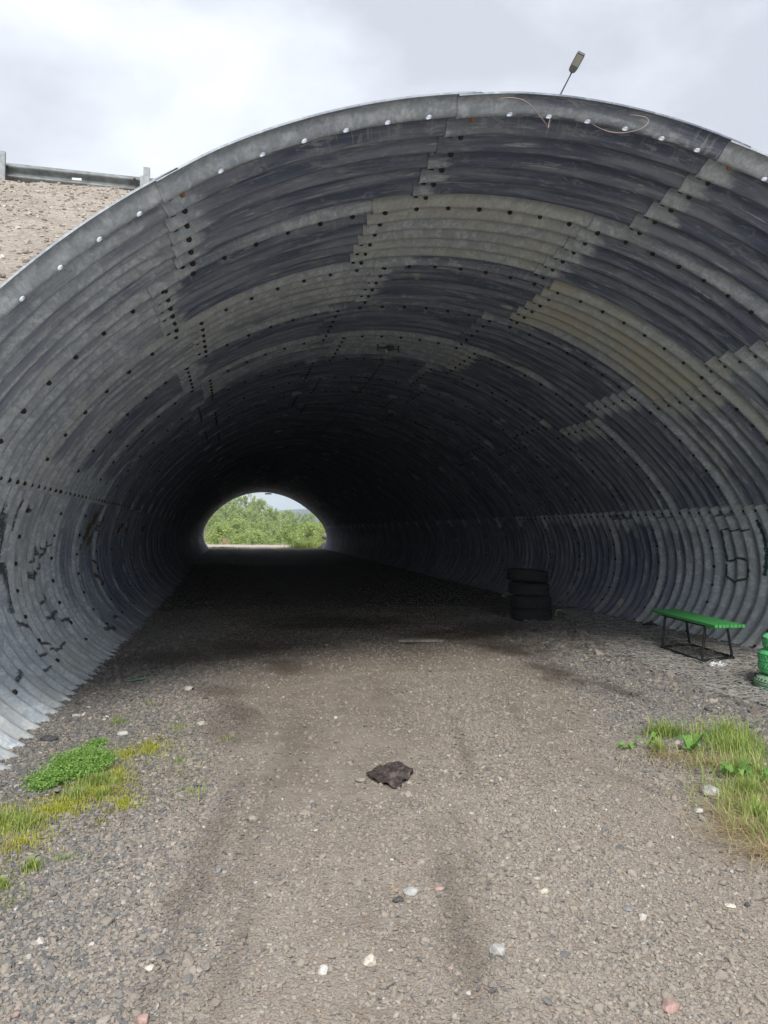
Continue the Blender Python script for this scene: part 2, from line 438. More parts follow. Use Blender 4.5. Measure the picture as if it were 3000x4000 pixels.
def put_bolt(s, k, off, kind=0, single=True):
    p, n = surf_frame(s, k, off)
    q = n.to_track_quat('Z', 'Y') @ Matrix.Rotation(random.random() * 2, 3, 'Z').to_quaternion()
    me = (BM1, BM2, HM)[kind]
    if single:
        o = bpy.data.objects.new('bolt_hole' if kind == 2 else 'bolt', me); COL.objects.link(o); o.parent = culvert
        o.location = p; o.rotation_mode = 'QUATERNION'; o.rotation_quaternion = q
        sc = random.uniform(1.0, 1.2); o.scale = (sc, sc, sc)
    else: far_bolts.append((p, q))
for j in range(1, 9):                       # bolts along the ring joints
    for s in line_s:
        put_bolt(s, j + .004, .017, 0, single=(j <= 4))
for j in range(0, 9):                       # bolts along the lap seams
    se = SEAMS[j % 2]
    for ci, a in enumerate(se):
        sa = s_of(a)
        if ci == 0: continue
        for i in range(6):
            kk = j + i / 6 + .016
            if ci < 5:
                put_bolt(sa + .105, kk, .024, 1 if (i == 0 and j == 0) else 0, single=(j < 3))
                if j < 3 and ci in (2, 3, 4, 1) and random.random() < .8: put_bolt(sa + .036, kk + .008, .024, 2)
            else:
                put_bolt(sa + .05, kk, .024, 0, single=(j == 3 or j == 4))
for i in range(0, 50):                      # springline row on the left
    kk = .5 + i / 6 + .03
    put_bolt(s_of(-76.45), kk, .026, 0, single=(6 <= i < 26))
for side, ph in ((-1, 1 / 6), (1, .5)):      # ring joints of the lower plates
    for j in range(0, 10):
        for i in range(8):
            a = (s_of(-79.6) - i * .228) if side < 0 else (s_of(83) + i * .235)
            if side < 0 and i > 6: continue
            put_bolt(a, j + ph + .006, .016, 0, single=(side < 0 and 1 <= j <= 4) or (side > 0 and j in (2, 3)))
def joined_bolts():
    src = BM1; nv = len(src.vertices); co = np.array([v.co[:] for v in src.vertices])
    tris = []; src.calc_loop_triangles()
    T = np.array([t.vertices[:] for t in src.loop_triangles])
    V = []; F = []
    for i, (p, q) in enumerate(far_bolts):
        R = np.array(q.to_matrix()); V.append(co @ R.T + np.array(p)); F.append(T + i * nv)
    me = np_mesh('distant_bolts', np.vstack(V), np.vstack(F), smooth=False)
    o = link('distant_bolts', me, M_bolt, culvert); o['kind'] = 'stuff'
joined_bolts()

# spray paint on the side plates: thin strips that follow the corrugation
def ribbon(pts, w, mat, name='spray_paint', off=.019, label=None, kind=None, jit=.0):
    """pts: list of (theta deg, k)"""
    V = []; P = [(s_of(a), k) for a, k in pts]
    # resample
    Q = []
    for (s0, k0), (s1, k1) in zip(P, P[1:]):
        L = math.hypot(s1 - s0, (k1 - k0) * RL); n = max(2, int(L / .012))
        for i in range(n): Q.append((s0 + (s1 - s0) * i / n, k0 + (k1 - k0) * i / n))
    Q.append(P[-1]); rows = 5
    for i, (s, k) in enumerate(Q):
        a = Q[max(i - 1, 0)]; b = Q[min(i + 1, len(Q) - 1)]
        d = Vector((b[0] - a[0], (b[1] - a[1]) * RL)); d.normalize()
        n = (-d.y, d.x); ww = w * (1 + jit * math.sin(i * .7 + s * 9)) * (1 - .5 * (i in (0, len(Q) - 1)))
        for r in range(rows):
            t = (r / (rows - 1) - .5) * ww
            V.append(shift(surf(s + n[0] * t, k + n[1] * t / RL, off)))
    me = np_mesh(name, V, grid_faces(len(Q), rows)); fattr(me, 'edge', np.tile(np.abs(np.linspace(-1, 1, rows)), len(Q)))
    o = link(name, me, mat, culvert)
    if label: o['label'] = label
    return o
def spray(name, col, soft=.55):
    N = NT(name); tcn = N.n('ShaderNodeTexCoord').outputs['Object']
    e = N.attr('edge'); f = N.noise(tcn, 55, 4, .7)
    N.l(N.mix(N.ss(f, .3, .7), tuple(c * .7 for c in col), col), N.b.inputs['Base Color'])
    a = N.math('SUBTRACT', N.ss(e, soft, 1.0, 1, 0), N.ss(f, .42, .62, 0, .55), True)
    N.l(N.ss(a, .02, .8, 0, .82), N.b.inputs['Alpha']); N.b.inputs['Roughness'].default_value = .7
    return N.m
SG = spray('green_spray', (.015, .075, .05), .3); SK = spray('black_spray', (.11, .115, .13), .0)
SY = spray('yellow_spray', (.16, .14, .035), .2); SO = spray('orange_spray', (.26, .07, .03), .5)
G_ = 'dark green spray paint mark on the right side plates'
for pts, w in (([(83.0, 3.31), (83.2, 3.12), (83.1, 2.93)], .035), ([(83.0, 3.31), (86, 3.32), (89, 3.31)], .04),
               ([(88.9, 3.3), (88.1, 3.15), (89, 3.03), (91.5, 3.0)], .045), ([(89.4, 3.32), (91.6, 3.32), (92.8, 3.24), (92.4, 3.16), (91.2, 3.03)], .04),
               ([(91.6, 3.34), (93.6, 3.36)], .035), ([(81.3, 2.78), (84, 2.77), (88, 2.78), (91, 2.80)], .05), ([(88.9, 3.02), (90.5, 3.0), (92, 3.04)], .07)):
    ribbon(pts, w, SG, label=G_, jit=.25)
K_ = 'black spray paint stroke on the left side plates'
for pts, w in (([(-78.4, 2.0), (-80.5, 2.1), (-82, 2.0)], .12), ([(-79, 1.75), (-82, 1.8), (-85, 1.9), (-88, 1.75)], .14), ([(-78.5, 2.25), (-80, 2.3)], .1),
               ([(-82, 2.72), (-85.5, 2.80), (-86.5, 2.62)], .05), ([(-83.4, 3.05), (-86, 2.95), (-87.6, 2.80)], .05), ([(-87.4, 2.55), (-88.6, 2.66), (-88, 2.8)], .09),
               ([(-84, 3.2), (-85, 3.05), (-84.6, 2.85)], .035), ([(-89.8, 2.9), (-91.5, 2.86), (-92.4, 2.75)], .05), ([(-94.0, 2.75), (-94.6, 2.86), (-93.8, 3.0)], .07),
               ([(-91.8, 3.55), (-93, 3.5)], .09), ([(-95.2, 3.1), (-96.3, 3.3)], .05), ([(-97.6, 2.3), (-98.2, 2.5), (-97.8, 2.7)], .045), ([(-96.8, 2.0), (-97.8, 2.15)], .05),
               ([(-99.2, 2.0), (-99.0, 1.85)], .045), ([(-97.6, 1.55), (-98.6, 1.4)], .06), ([(-92, 2.05), (-95, 2.2), (-97.4, 2.35)], .05), ([(-86, 1.95), (-89.5, 2.02), (-92, 1.98)], .10),
               ([(-99.6, 4.1), (-100.3, 4.35)], .12), ([(-98.6, 4.7), (-99.3, 4.9)], .08), ([(-95.3, 3.3), (-96.2, 3.25)], .08)):
    ribbon(pts, w * 1.15, SK, label=K_, jit=.12)
for pts, w in (([(-79.0, 4.9), (-82, 4.65), (-84.5, 4.5)], .24), ([(-79.6, 5.3), (-82, 5.1)], .2), ([(-84.5, 4.45), (-87, 4.4)], .12), ([(-83, 4.85), (-85.5, 4.75)], .12)):
    ribbon(pts, w, SY, label='faded yellow spray paint patch on the left side plates', jit=.2)
for pts, w in (([(-86.6, 4.55), (-87.6, 4.55)], .05), ([(-85.8, 4.95), (-87.8, 4.92)], .06), ([(-87.6, 5.1), (-89.2, 5.2)], .035), ([(-90.4, 5.1), (-92.0, 5.2)], .06),
               ([(-91.0, 5.45), (-92.8, 5.3)], .05), ([(-86.4, 5.85), (-88.4, 5.9)], .06), ([(-80.6, 6.9), (-82.4, 6.6)], .10), ([(-81.5, 7.4), (-82.6, 7.2)], .08), ([(-80.2, 9.4), (-82.6, 9.0)], .16)):
    ribbon(pts, w, SO, label='orange spray paint streak on the left side plates', jit=.2)
M_sticker = simple('cream_sticker', (.55, .53, .42), .6, .08)
for a, k in ((-19.4, 3.06), (-16.0, 4.06), (53.4, 4.12), (-33.3, 4.87)):
    s = s_of(a); V = []
    for i in range(5):
        for jx in range(4): V.append(shift(surf(s + jx / 3 * .07, k + i / 4 * .055, .03)))
    link('sticker', np_mesh('sticker', V, grid_faces(5, 4)), M_sticker, culvert)

# ------------------------------------------------------------------ ground
def fbm(x, y, sc, octv=4, seed=0):
    out = np.zeros_like(x); a = 1; tot = 0
    r = np.random.default_rng(seed)
    for o in range(octv):
        g = r.random((64, 64)); X = x * sc; Y = y * sc
        xi = np.floor(X).astype(int); yi = np.floor(Y).astype(int); fx = X - xi; fy = Y - yi
        fx = fx * fx * (3 - 2 * fx); fy = fy * fy * (3 - 2 * fy)
        A = g[xi % 64, yi % 64]; B = g[(xi + 1) % 64, yi % 64]; Cc = g[xi % 64, (yi + 1) % 64]; D = g[(xi + 1) % 64, (yi + 1) % 64]
        out += a * ((A * (1 - fx) + B * fx) * (1 - fy) + (Cc * (1 - fx) + D * fx) * fy); tot += a; a *= .5; sc *= 2.03
    return out / tot
def sst(v, a, b): t = np.clip((v - a) / (b - a), 0, 1); return t * t * (3 - 2 * t)
EL = [(-.5, .10), (-.2, .075), (-.06, .055), (.0182, .0452), (.0299, .0452), (.0415, .0386), (.0488, .0312), (.0665, .0283), (.0738, .0251), (.0857, .0184), (.0944, .0162), (.108, .0175), (.1168, .0146), (.2, .012), (.5, .012)]
def terrain_far(x, y):
    ph = x / np.maximum(y, 1); e = np.interp(ph, [a for a, b in EL], [b for a, b in EL])
    zt = EYE + e * 210 - 7.0
    t = sst(y, 78, 215)
    z = -5.2 + (zt + 5.2) * t
    return np.where(y > 215, zt - (y - 215) * .05, z)
def ground_z(x, y):
    z = gz(x, y)
    # wheel tracks, slight crown, loose edges
    z = z - .018 * np.exp(-((x - .35 - .02 * y) / .28) ** 2) - .018 * np.exp(-((x - 1.75 - .02 * y) / .28) ** 2)
    z = z + .03 * sst(x, 3.2, 4.3) * (1 - sst(y, 10.5, 13)) * (x < 6.3)
    z = z + (fbm(x, y, 1.1, 4, 1) - .5) * .035 + (fbm(x, y, 6, 3, 2) - .5) * .010
    near = np.exp(-np.maximum(y - 9, 0) / 5)
    z = z + near * (fbm(x, y, 27, 2, 3) - .5) * .006
    rock = sst(x, 3.3, 4.0) * (1 - sst(y, 10, 12))
    z = z + rock * (fbm(x, y, 9, 2, 5) - .4) * .05
    drop = sst(y, 59, 77)
    z = z * (1 - drop) + terrain_far(x, y) * drop
    return z
xs = np.unique(np.round(np.r_[-900, -500, -250, -120, -70, -45, -30, -20, -14, -9, -6, -4, -3, -2.4, np.arange(-2, 6.2, .028), 6.6, 7.2, 8.5, 10, 13, 17, 22, 30, 45, 70, 120, 250, 500, 900], 4))
yl = [-60, -30, -12, -5, -2, 0, .6, 1.0]; y = 1.2
while y < 60: yl.append(y); y += max(.022, .0042 * y * (1 if y < 12 else 2.2))
while y < 300: yl.append(y); y += 3
yl += [320, 360, 420, 500, 600, 800, 1100, 1600]
ys = np.array(yl)
Yg, Xg = np.meshgrid(ys, xs, indexing='ij')
Zg = ground_z(Xg, Yg)
Zg = np.where(Yg > 300, np.minimum(Zg, -8), Zg)
gm = np_mesh('ground', np.stack([Xg, Yg, Zg], -1).reshape(-1, 3), grid_faces(len(ys), len(xs)))
def zones(x, y):
    wob = (fbm(x, y, .9, 4, 9) - .5)
    wob2 = (fbm(x, y, 7.0, 3, 10) - .5)
    wet_dark = np.zeros_like(x)
    def blob(cx, cy, rx, ry, a=0.0, st=1.0):
        dx = (x - cx) * math.cos(a) + (y - cy) * math.sin(a); dy = -(x - cx) * math.sin(a) + (y - cy) * math.cos(a)
        return st * np.clip(1.15 - np.hypot(dx / rx, dy / ry) + wob * 1.5 + wob2 * .9, 0, 1)
    for b in ((3.1, 5.4, .14, .6, .1, .9), (2.95, 6.3, .28, 1.0, -.05, 1), (2.95, 7.5, .45, .9, .1, 1), (2.5, 8.7, .8, .9, 0, 1), (3.4, 9.3, .6, .8, 0, .8), (0.1, 8.6, .9, 1.0, 0, .8), (-.6, 7.6, .5, .5, 0, .7), (1.6, 10.4, 1.8, 1.3, 0, 1),
              (.05, 5.2, .14, .5, .2, .6), (-.1, 6.0, .25, .3, 0, .6), (.5, 7.0, .2, .5, .2, .6), (.76, 2.5, .085, 1.05, -.18, .45), (.70, 2.2, .05, .9, -.18, .35), (.93, 2.9, .07, .7, -.2, .3), (-.10, 3.0, .08, 1.1, -.15, .36), (.10, 3.3, .07, .9, -.16, .26), (.0, 2.3, .06, .5, -.2, .28), (.35, 4.4, .12, .8, -.1, .3), (-.05, 4.9, .16, .5, 0, .4), (1.15, 5.6, .15, .8, -.1, .3), (1.35, 4.2, .06, 1.0, -.2, .4), (1.9, 4.6, .05, .9, -.25, .35), (4.2, 5.9, .35, .1, 0, .5), (2.0, 3.6, .07, .8, .2, .35)):
        wet_dark = np.maximum(wet_dark, blob(*b))
    wet_dark = np.maximum(wet_dark, .75 * sst(y + wob * 5, 9.0, 14) * (1 - sst(y, 44, 46)))  # floor inside the tunnel also darkened, from mouth to far end
    # compacted earth of the track
    tl = -.05 + .02 * y + wob * .5
    track = sst(x + wob2 * .5, tl - .95, tl + .25) * (1 - sst(x, 2.1 + .11 * (y - 3) + wob, 2.9 + .11 * (y - 3) + wob))
    track = np.where(y < 3.3, track * .9 + .1, track)
    gravel = 1 - track
    moss = np.clip(blob(-.8, 3.9, .35, .55, .3) + blob(-.9, 3.1, .22, .5, .15) + blob(-.5, 4.5, .22, .3, -.4) + blob(-.55, 3.7, .2, .4, 0) * .8, 0, 1) + blob(-.25, 4.0, .15, .35) * .35
    moss = np.maximum(moss, sst(y, 45.5, 46.5) * (1 - sst(y, 50, 53)) * (fbm(x, y, .6, 3, 4) > .5) * .8)
    moss = np.maximum(moss, sst(y, 61, 64))
    grassr = blob(2.75, 3.7, .55, .7, -.2) * .7
    moss = np.maximum(moss, grassr)
    tan = sst(y, 47, 51) * (1 - sst(y, 61, 63))
    rock = sst(x + wob * .6, 3.1, 3.8) * (1 - sst(y, 11, 13))
    return wet_dark, gravel, np.clip(moss, 0, 1), tan, rock
wet_dark, grav, moss, tan, rock = zones(Xg, Yg)
cattr(gm, 'zone', np.stack([wet_dark, grav, moss, tan], -1).reshape(-1, 4)); fattr(gm, 'rock', rock)
def ground_mat():
    N = NT('gravel_ground'); pos = N.n('ShaderNodeNewGeometry').outputs['Position']
    zc = N.n('ShaderNodeAttribute', attribute_name='zone'); sp = N.n('ShaderNodeSeparateColor'); N.l(zc.outputs['Color'], sp.inputs[0])
    wet_dark, grv, mos = sp.outputs; tan = zc.outputs['Alpha']
    def vor(sc, feat='F1'):
        v = N.n('ShaderNodeTexVoronoi', {'Scale': sc, 'Randomness': 1.0}, feature=feat); N.l(pos, v.inputs['Vector']); return v
    v1 = vor(75); v2 = vor(150); v3 = vor(34)
    def hue(v, a, b, c, d):
        s = N.n('ShaderNodeSeparateColor'); N.l(v.outputs['Color'], s.inputs[0])
        r = N.n('ShaderNodeValToRGB'); N.l(s.outputs[0], r.inputs[0]); e = r.color_ramp.elements
        e[0].position = 0; e[0].color = (*a, 1); e[1].position = 1; e[1].color = (*d, 1)
        q = e.new(.55); q.color = (*b, 1); q = e.new(.9); q.color = (*c, 1)
        return r.outputs[0]
    gcol = N.mix(.45, hue(v1, (.17, .175, .18), (.31, .31, .305), (.41, .39, .355), (.58, .55, .50)), hue(v2, (.16, .16, .16), (.31, .30, .285), (.42, .39, .355), (.52, .46, .40)))
    n1 = N.noise(pos, 3.2, 6, .62); n2 = N.noise(pos, 26, 5, .7); n3 = N.noise(pos, 160, 3, .7)
    earth = N.mix(N.ss(n1, .35, .65), (.27, .215, .163), (.385, .318, .25))
    earth = N.mix(N.ss(n2, .38, .66), N.mix(.45, earth, (.21, .175, .14)), earth)
    earth = N.mix(N.math('MULTIPLY', N.ss(n3, .5, .62), .5), earth, (.36, .33, .29))
    fac = N.math('ADD', N.math('MULTIPLY', grv, .75), N.math('MULTIPLY', N.ss(n2, .42, .60), .35), True)
    c = N.mix(fac, earth, gcol)
    mosc = N.mix(N.ss(n2, .35, .6), (.085, .09, .02), (.19, .18, .045))
    c = N.mix(N.math('MULTIPLY', mos, N.ss(N.noise(pos, 14, 4, .7), .32, .55)), c, mosc)
    c = N.mix(N.math('MULTIPLY', tan, .8), c, (.50, .43, .36))
    dk = N.n('ShaderNodeMix', data_type='RGBA', blend_type='MULTIPLY'); N.l(N.math('MULTIPLY', wet_dark, .92), dk.inputs[0]); N.l(c, dk.inputs[6]); dk.inputs[7].default_value = (.36, .32, .29, 1)
    N.l(dk.outputs[2], N.b.inputs['Base Color'])
    N.l(N.ss(wet_dark, 0, 1, .93, .8), N.b.inputs['Roughness']); N.b.inputs['Specular IOR Level'].default_value = .2
    h = N.math('ADD', N.math('MULTIPLY', v1.outputs['Distance'], -.6), N.math('ADD', N.math('MULTIPLY', n2, .25), N.math('MULTIPLY', v2.outputs['Distance'], -.4)))
    N.bump(h, .9, .009)
    return N.m
M_ground = ground_mat()
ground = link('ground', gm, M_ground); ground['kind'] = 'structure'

# ------------------------------------------------------------------ gravel: real pebbles instanced on points
def stone_mat(name, ramp, attrname='pc', rough=.85):
    N = NT(name); a = N.n('ShaderNodeAttribute', attribute_name=attrname, attribute_type='INSTANCER')
    r = N.n('ShaderNodeValToRGB'); N.l(a.outputs['Fac'], r.inputs[0]); e = r.color_ramp.elements
    e[0].position = ramp[0][0]; e[0].color = (*ramp[0][1], 1); e[1].position = ramp[-1][0]; e[1].color = (*ramp[-1][1], 1)
    for p, c in ramp[1:-1]: q = e.new(p); q.color = (*c, 1)
    d = N.n('ShaderNodeAttribute', attribute_name='pd', attribute_type='INSTANCER').outputs['Fac']
    tcn = N.n('ShaderNodeTexCoord').outputs['Object']; f = N.noise(tcn, 2.2, 4, .7)
    c = N.mix(N.ss(f, .35, .65, 0, .4), r.outputs[0], (.265, .235, .20))
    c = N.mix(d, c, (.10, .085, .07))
    N.l(c, N.b.inputs['Base Color']); N.b.inputs['Roughness'].default_value = rough; N.b.inputs['Specular IOR Level'].default_value = .2
    return N.m
RAMP = [(0, (.11, .115, .12)), (.25, (.17, .175, .178)), (.55, (.275, .247, .215)), (.78, (.355, .305, .25)), (.89, (.50, .475, .43)), (.945, (.38, .275, .22)), (1, (.72, .70, .66))]
M_peb = stone_mat('pebble_stone', RAMP)
def scatter_gn(name, V, scl, col, dark, mat, rough=.55):
    me = bpy.data.meshes.new(name); me.vertices.add(len(V)); me.vertices.foreach_set('co', np.asarray(V, np.float32).ravel())
    a = me.attributes.new('psc', 'FLOAT_VECTOR', 'POINT'); a.data.foreach_set('vector', scl.astype(np.float32).ravel())
    a = me.attributes.new('pro', 'FLOAT_VECTOR', 'POINT')
    ro = rng.uniform(0, 2 * PI, (len(V), 3)); ro[:, :2] = rng.normal(0, .35, (len(V), 2)); a.data.foreach_set('vector', ro.astype(np.float32).ravel())
    fattr(me, 'pc', col); fattr(me, 'pd', dark)
    o = bpy.data.objects.new(name, me); COL.objects.link(o); me.materials.append(mat)
    ng = bpy.data.node_groups.new(name, 'GeometryNodeTree')
    ng.interface.new_socket('Geometry', in_out='INPUT', socket_type='NodeSocketGeometry'); ng.interface.new_socket('Geometry', in_out='OUTPUT', socket_type='NodeSocketGeometry')
    N = ng.nodes; gi = N.new('NodeGroupInput'); go = N.new('NodeGroupOutput')
    m2p = N.new('GeometryNodeMeshToPoints'); inst = N.new('GeometryNodeInstanceOnPoints')
    ng.links.new(gi.outputs[0], m2p.inputs[0])
    jn = N.new('GeometryNodeJoinGeometry')
    for sd in range(4):
        ico = N.new('GeometryNodeMeshIcoSphere'); ico.inputs['Subdivisions'].default_value = 2; ico.inputs['Radius'].default_value = 1
        sp = N.new('GeometryNodeSetPosition'); nz = N.new('ShaderNodeTexNoise'); nz.inputs['Scale'].default_value = .75; nz.inputs['Detail'].default_value = 2
        pos = N.new('GeometryNodeInputPosition'); add = N.new('ShaderNodeVectorMath'); add.operation = 'ADD'; add.inputs[1].default_value = (sd * 7.3, sd * 3.1, sd)
        ng.links.new(pos.outputs[0], add.inputs[0]); ng.links.new(add.outputs[0], nz.inputs['Vector'])
        sub = N.new('ShaderNodeVectorMath'); sub.operation = 'SUBTRACT'; sub.inputs[1].default_value = (.5, .5, .5)
        ng.links.new(nz.outputs['Color'], sub.inputs[0])
        scn = N.new('ShaderNodeVectorMath'); scn.operation = 'SCALE'; scn.inputs['Scale'].default_value = 1.9
        ng.links.new(sub.outputs[0], scn.inputs[0]); ng.links.new(ico.outputs['Mesh'], sp.inputs['Geometry']); ng.links.new(scn.outputs[0], sp.inputs['Offset'])
        sm = N.new('GeometryNodeSetMaterial'); sm.inputs['Material'].default_value = mat; ng.links.new(sp.outputs[0], sm.inputs[0])
        g2i = N.new('GeometryNodeGeometryToInstance'); ng.links.new(sm.outputs[0], g2i.inputs[0]); ng.links.new(g2i.outputs[0], jn.inputs[0])
    ng.links.new(m2p.outputs[0], inst.inputs['Points']); ng.links.new(jn.outputs[0], inst.inputs['Instance'])
    inst.inputs['Pick Instance'].default_value = True
    def na(nm, sock):
        q = N.new('GeometryNodeInputNamedAttribute'); q.data_type = 'FLOAT_VECTOR'; q.inputs['Name'].default_value = nm; ng.links.new(q.outputs['Attribute'], inst.inputs[sock])
    na('psc', 'Scale')
    q = N.new('GeometryNodeInputNamedAttribute'); q.data_type = 'FLOAT_VECTOR'; q.inputs['Name'].default_value = 'pro'
    e2r = N.new('FunctionNodeEulerToRotation'); ng.links.new(q.outputs['Attribute'], e2r.inputs[0]); ng.links.new(e2r.outputs[0], inst.inputs['Rotation'])
    ng.links.new(inst.outputs[0], go.inputs[0])
    md = o.modifiers.new('scatter', 'NODES'); md.node_group = ng
    return o
def pebbles(n, x0, x1, y0, y1, smin, smax, pw, keep):
    x = rng.uniform(x0, x1, n); y = rng.uniform(y0, y1, n)
    # inside the view wedge only
    ok = (x > -.42 * y - .3) & (x < .82 * y + .3)
    wet_dark, grv, mos, tn, rk = zones(x, y)
    ok &= rng.random(n) < keep(grv, rk, mos, x, y)
    x, y, grv, wet_dark, rk = x[ok], y[ok], grv[ok], wet_dark[ok], rk[ok]; n = len(x)
    s = smin + (smax - smin) * rng.random(n) ** pw; s *= (.78 + .22 * grv)
    z = ground_z(x, y) + s * .28
    sc = np.stack([s * rng.uniform(.7, 1.3, n), s * rng.uniform(.7, 1.3, n), s * rng.uniform(.4, .8, n)], -1)
    col = np.clip(rng.random(n) * .9 + rng.normal(0, .06, n) + .04 - .16 * grv, 0, 1); hi = rng.random(n) < .035; col[hi] = rng.uniform(.88, 1, hi.sum())
    earthy = (rng.random(n) < .05 + (1 - grv) * .75); col[earthy] = rng.uniform(.55, .82, earthy.sum())
    return np.stack([x, y, z], -1), sc, col, np.clip(wet_dark * 1.1, 0, 1)
def coarse(x, y):
    return np.exp(-((x - 1.15 - .22 * (y - 2.5)) / .42) ** 2) * .55
def band(x, y):  # loose gravel band along the left of the track
    return np.exp(-((x + .33 - .03 * (y - 3)) / .22) ** 2)
sets = [pebbles(190000, -1.3, 2.9, 1.3, 3.4, .0028, .0105, 2.6, lambda g, r, m_, x, y: .28 + .6 * g * (1 - .8 * m_) + .4 * band(x, y) + coarse(x, y)),
        pebbles(170000, -1.7, 4.6, 3.4, 6.5, .0036, .0125, 2.4, lambda g, r, m_, x, y: .15 + .7 * g * (1 - .8 * m_) + .4 * r + .5 * band(x, y) + coarse(x, y)),
        pebbles(90000, -1.6, 5.6, 6.5, 12, .005, .017, 2.4, lambda g, r, m_, x, y: .30 + .6 * g + .3 * r),
        pebbles(26000, -1.6, 5.6, 12, 26, .008, .026, 2.2, lambda g, r, m_, x, y: .6 + 0 * x),
        pebbles(15000, -1.6, 5.4, 1.4, 9, .008, .020, 2.4, lambda g, r, m_, x, y: .25 + .5 * g + coarse(x, y) * 1.1),
        pebbles(1500, -1.4, 4.8, 1.5, 9, .014, .028, 1.8, lambda g, r, m_, x, y: .3 + .4 * g + coarse(x, y))]
V, S_, Cc, D_ = [np.concatenate([q[i] for q in sets]) for i in range(4)]
gravel = scatter_gn('gravel', V, S_, Cc, D_, M_peb); gravel['kind'] = 'stuff'
gravel['label'] = 'loose grey and brown gravel spread over the dirt track'
# coarse rock bed on the right under the wire netting
n = 11000; x = rng.uniform(3.1, 5.9, n); y = rng.uniform(3.6, 11.5, n)
ok = (rng.random(n) < sst(x + (fbm(x, y, 1.2, 3, 8) - .5) * .7, 3.1, 3.9)); x, y = x[ok], y[ok]; n = len(x)
s = .010 + .030 * rng.random(n) ** 2.4
V = np.stack([x, y, ground_z(x, y) + s * .15], -1)
S_ = np.stack([s * rng.uniform(.8, 1.5, n), s * rng.uniform(.7, 1.2, n), s * rng.uniform(.35, .7, n)], -1)
wv = zones(x, y)[0]
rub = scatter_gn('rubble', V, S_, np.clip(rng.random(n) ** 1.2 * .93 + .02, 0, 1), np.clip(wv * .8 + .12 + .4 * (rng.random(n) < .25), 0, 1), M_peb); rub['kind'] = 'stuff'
rub['label'] = 'coarse broken rock bed under the wire netting beside the right wall'

# ------------------------------------------------------------------ embankment
ex = np.unique(np.r_[np.arange(-60, -9, 3.0), np.arange(-9, 9.01, .11), np.arange(9, 60, 3.0)]); ey = np.unique(np.r_[np.arange(-2, 13, .11), np.arange(13, 52, .8)])
EY, EX = np.meshgrid(ey, ex, indexing='ij')
def emb_z(x, y):
    z = np.minimum(np.minimum(2.58 + .552 * (y - 4.3), 6.60), 2.6 + .55 * (46 - y))
    fall = (fbm(x, y, .8, 4, 21) - .5) * .14 + (fbm(x, y, 5, 3, 22) - .5) * .05
    # front face steepens into a shoulder away from the pipe
    return z + fall
EZ = emb_z(EX, EY)
dx, dz = EX - X0, EZ - Z0; th = np.arctan2(dx, dz); rr = np.hypot(dx, dz)
inside = (rr < rad(np.clip(th, -1.95, 1.95)) + .07) & (EY > 3.6) & (EY < 47)
lowr = EZ < -0.6
# nothing of the slope may stand in front of the mouth
front = ((EY < 4.05) & (np.abs(dx) < 4.1)) | ((EY > 45.5) & (np.abs(dx) < 4.6))
bad = inside | front
F = grid_faces(len(ey), len(ex)); bf = bad.ravel()
F = F[~bf[F].any(1)]; F = F[~(lowr.ravel()[F].all(1))]
em = np_mesh('embankment', np.stack([EX, EY, EZ], -1).reshape(-1, 3), F)
def emb_mat():
    N = NT('sandy_gravel'); pos = N.n('ShaderNodeNewGeometry').outputs['Position']
    n1 = N.noise(pos, 1.6, 5, .6); n2 = N.noise(pos, 22, 5, .75); v = N.n('ShaderNodeTexVoronoi', {'Scale': 30.0}); N.l(pos, v.inputs['Vector'])
    s = N.n('ShaderNodeSeparateColor'); N.l(v.outputs['Color'], s.inputs[0])
    c = N.mix(N.ss(n1, .35, .65), (.40, .35, .295), (.52, .465, .40))
    c = N.mix(N.ss(n2, .40, .62), N.mix(.5, c, (.27, .22, .175)), c)
    c = N.mix(N.ss(s.outputs[0], .86, .95, 0, .7), c, (.55, .51, .45))
    c = N.mix(N.ss(s.outputs[1], .9, .97, 0, .6), c, (.14, .11, .09))
    N.l(c, N.b.inputs['Base Color']); N.b.inputs['Roughness'].default_value = .95; N.b.inputs['Specular IOR Level'].default_value = .15
    N.bump(N.math('ADD', n2, N.math('MULTIPLY', v.outputs['Distance'], -.8)), .9, .035)
    return N.m
embankment = link('embankment', em, emb_mat()); embankment['kind'] = 'structure'
n = 9000; x = rng.uniform(-6.5, .8, n); y = rng.uniform(4.3, 11.7, n); ok = (x < .02 * y - .2) & (x > -.45 * y - .5); x, y = x[ok], y[ok]; n = len(x)
z = emb_z(x, y); ok = np.hypot(x - X0, z - Z0) > 4.0
ok |= (y > 6.5); x, y, z = x[ok], y[ok], z[ok]; n = len(x)
s = .006 + .022 * rng.random(n) ** 3.5
RAMP2 = [(0, (.24, .2, .165)), (.4, (.40, .34, .28)), (.75, (.52, .455, .385)), (1, (.70, .65, .58))]
sl = scatter_gn('slope_gravel', np.stack([x, y, z + s * .2], -1), np.stack([s, s, s * .7], -1), rng.random(n), np.zeros(n), stone_mat('slope_stone', RAMP2)); sl['kind'] = 'stuff'
sl['label'] = 'pale sandy gravel lying on the embankment slope'

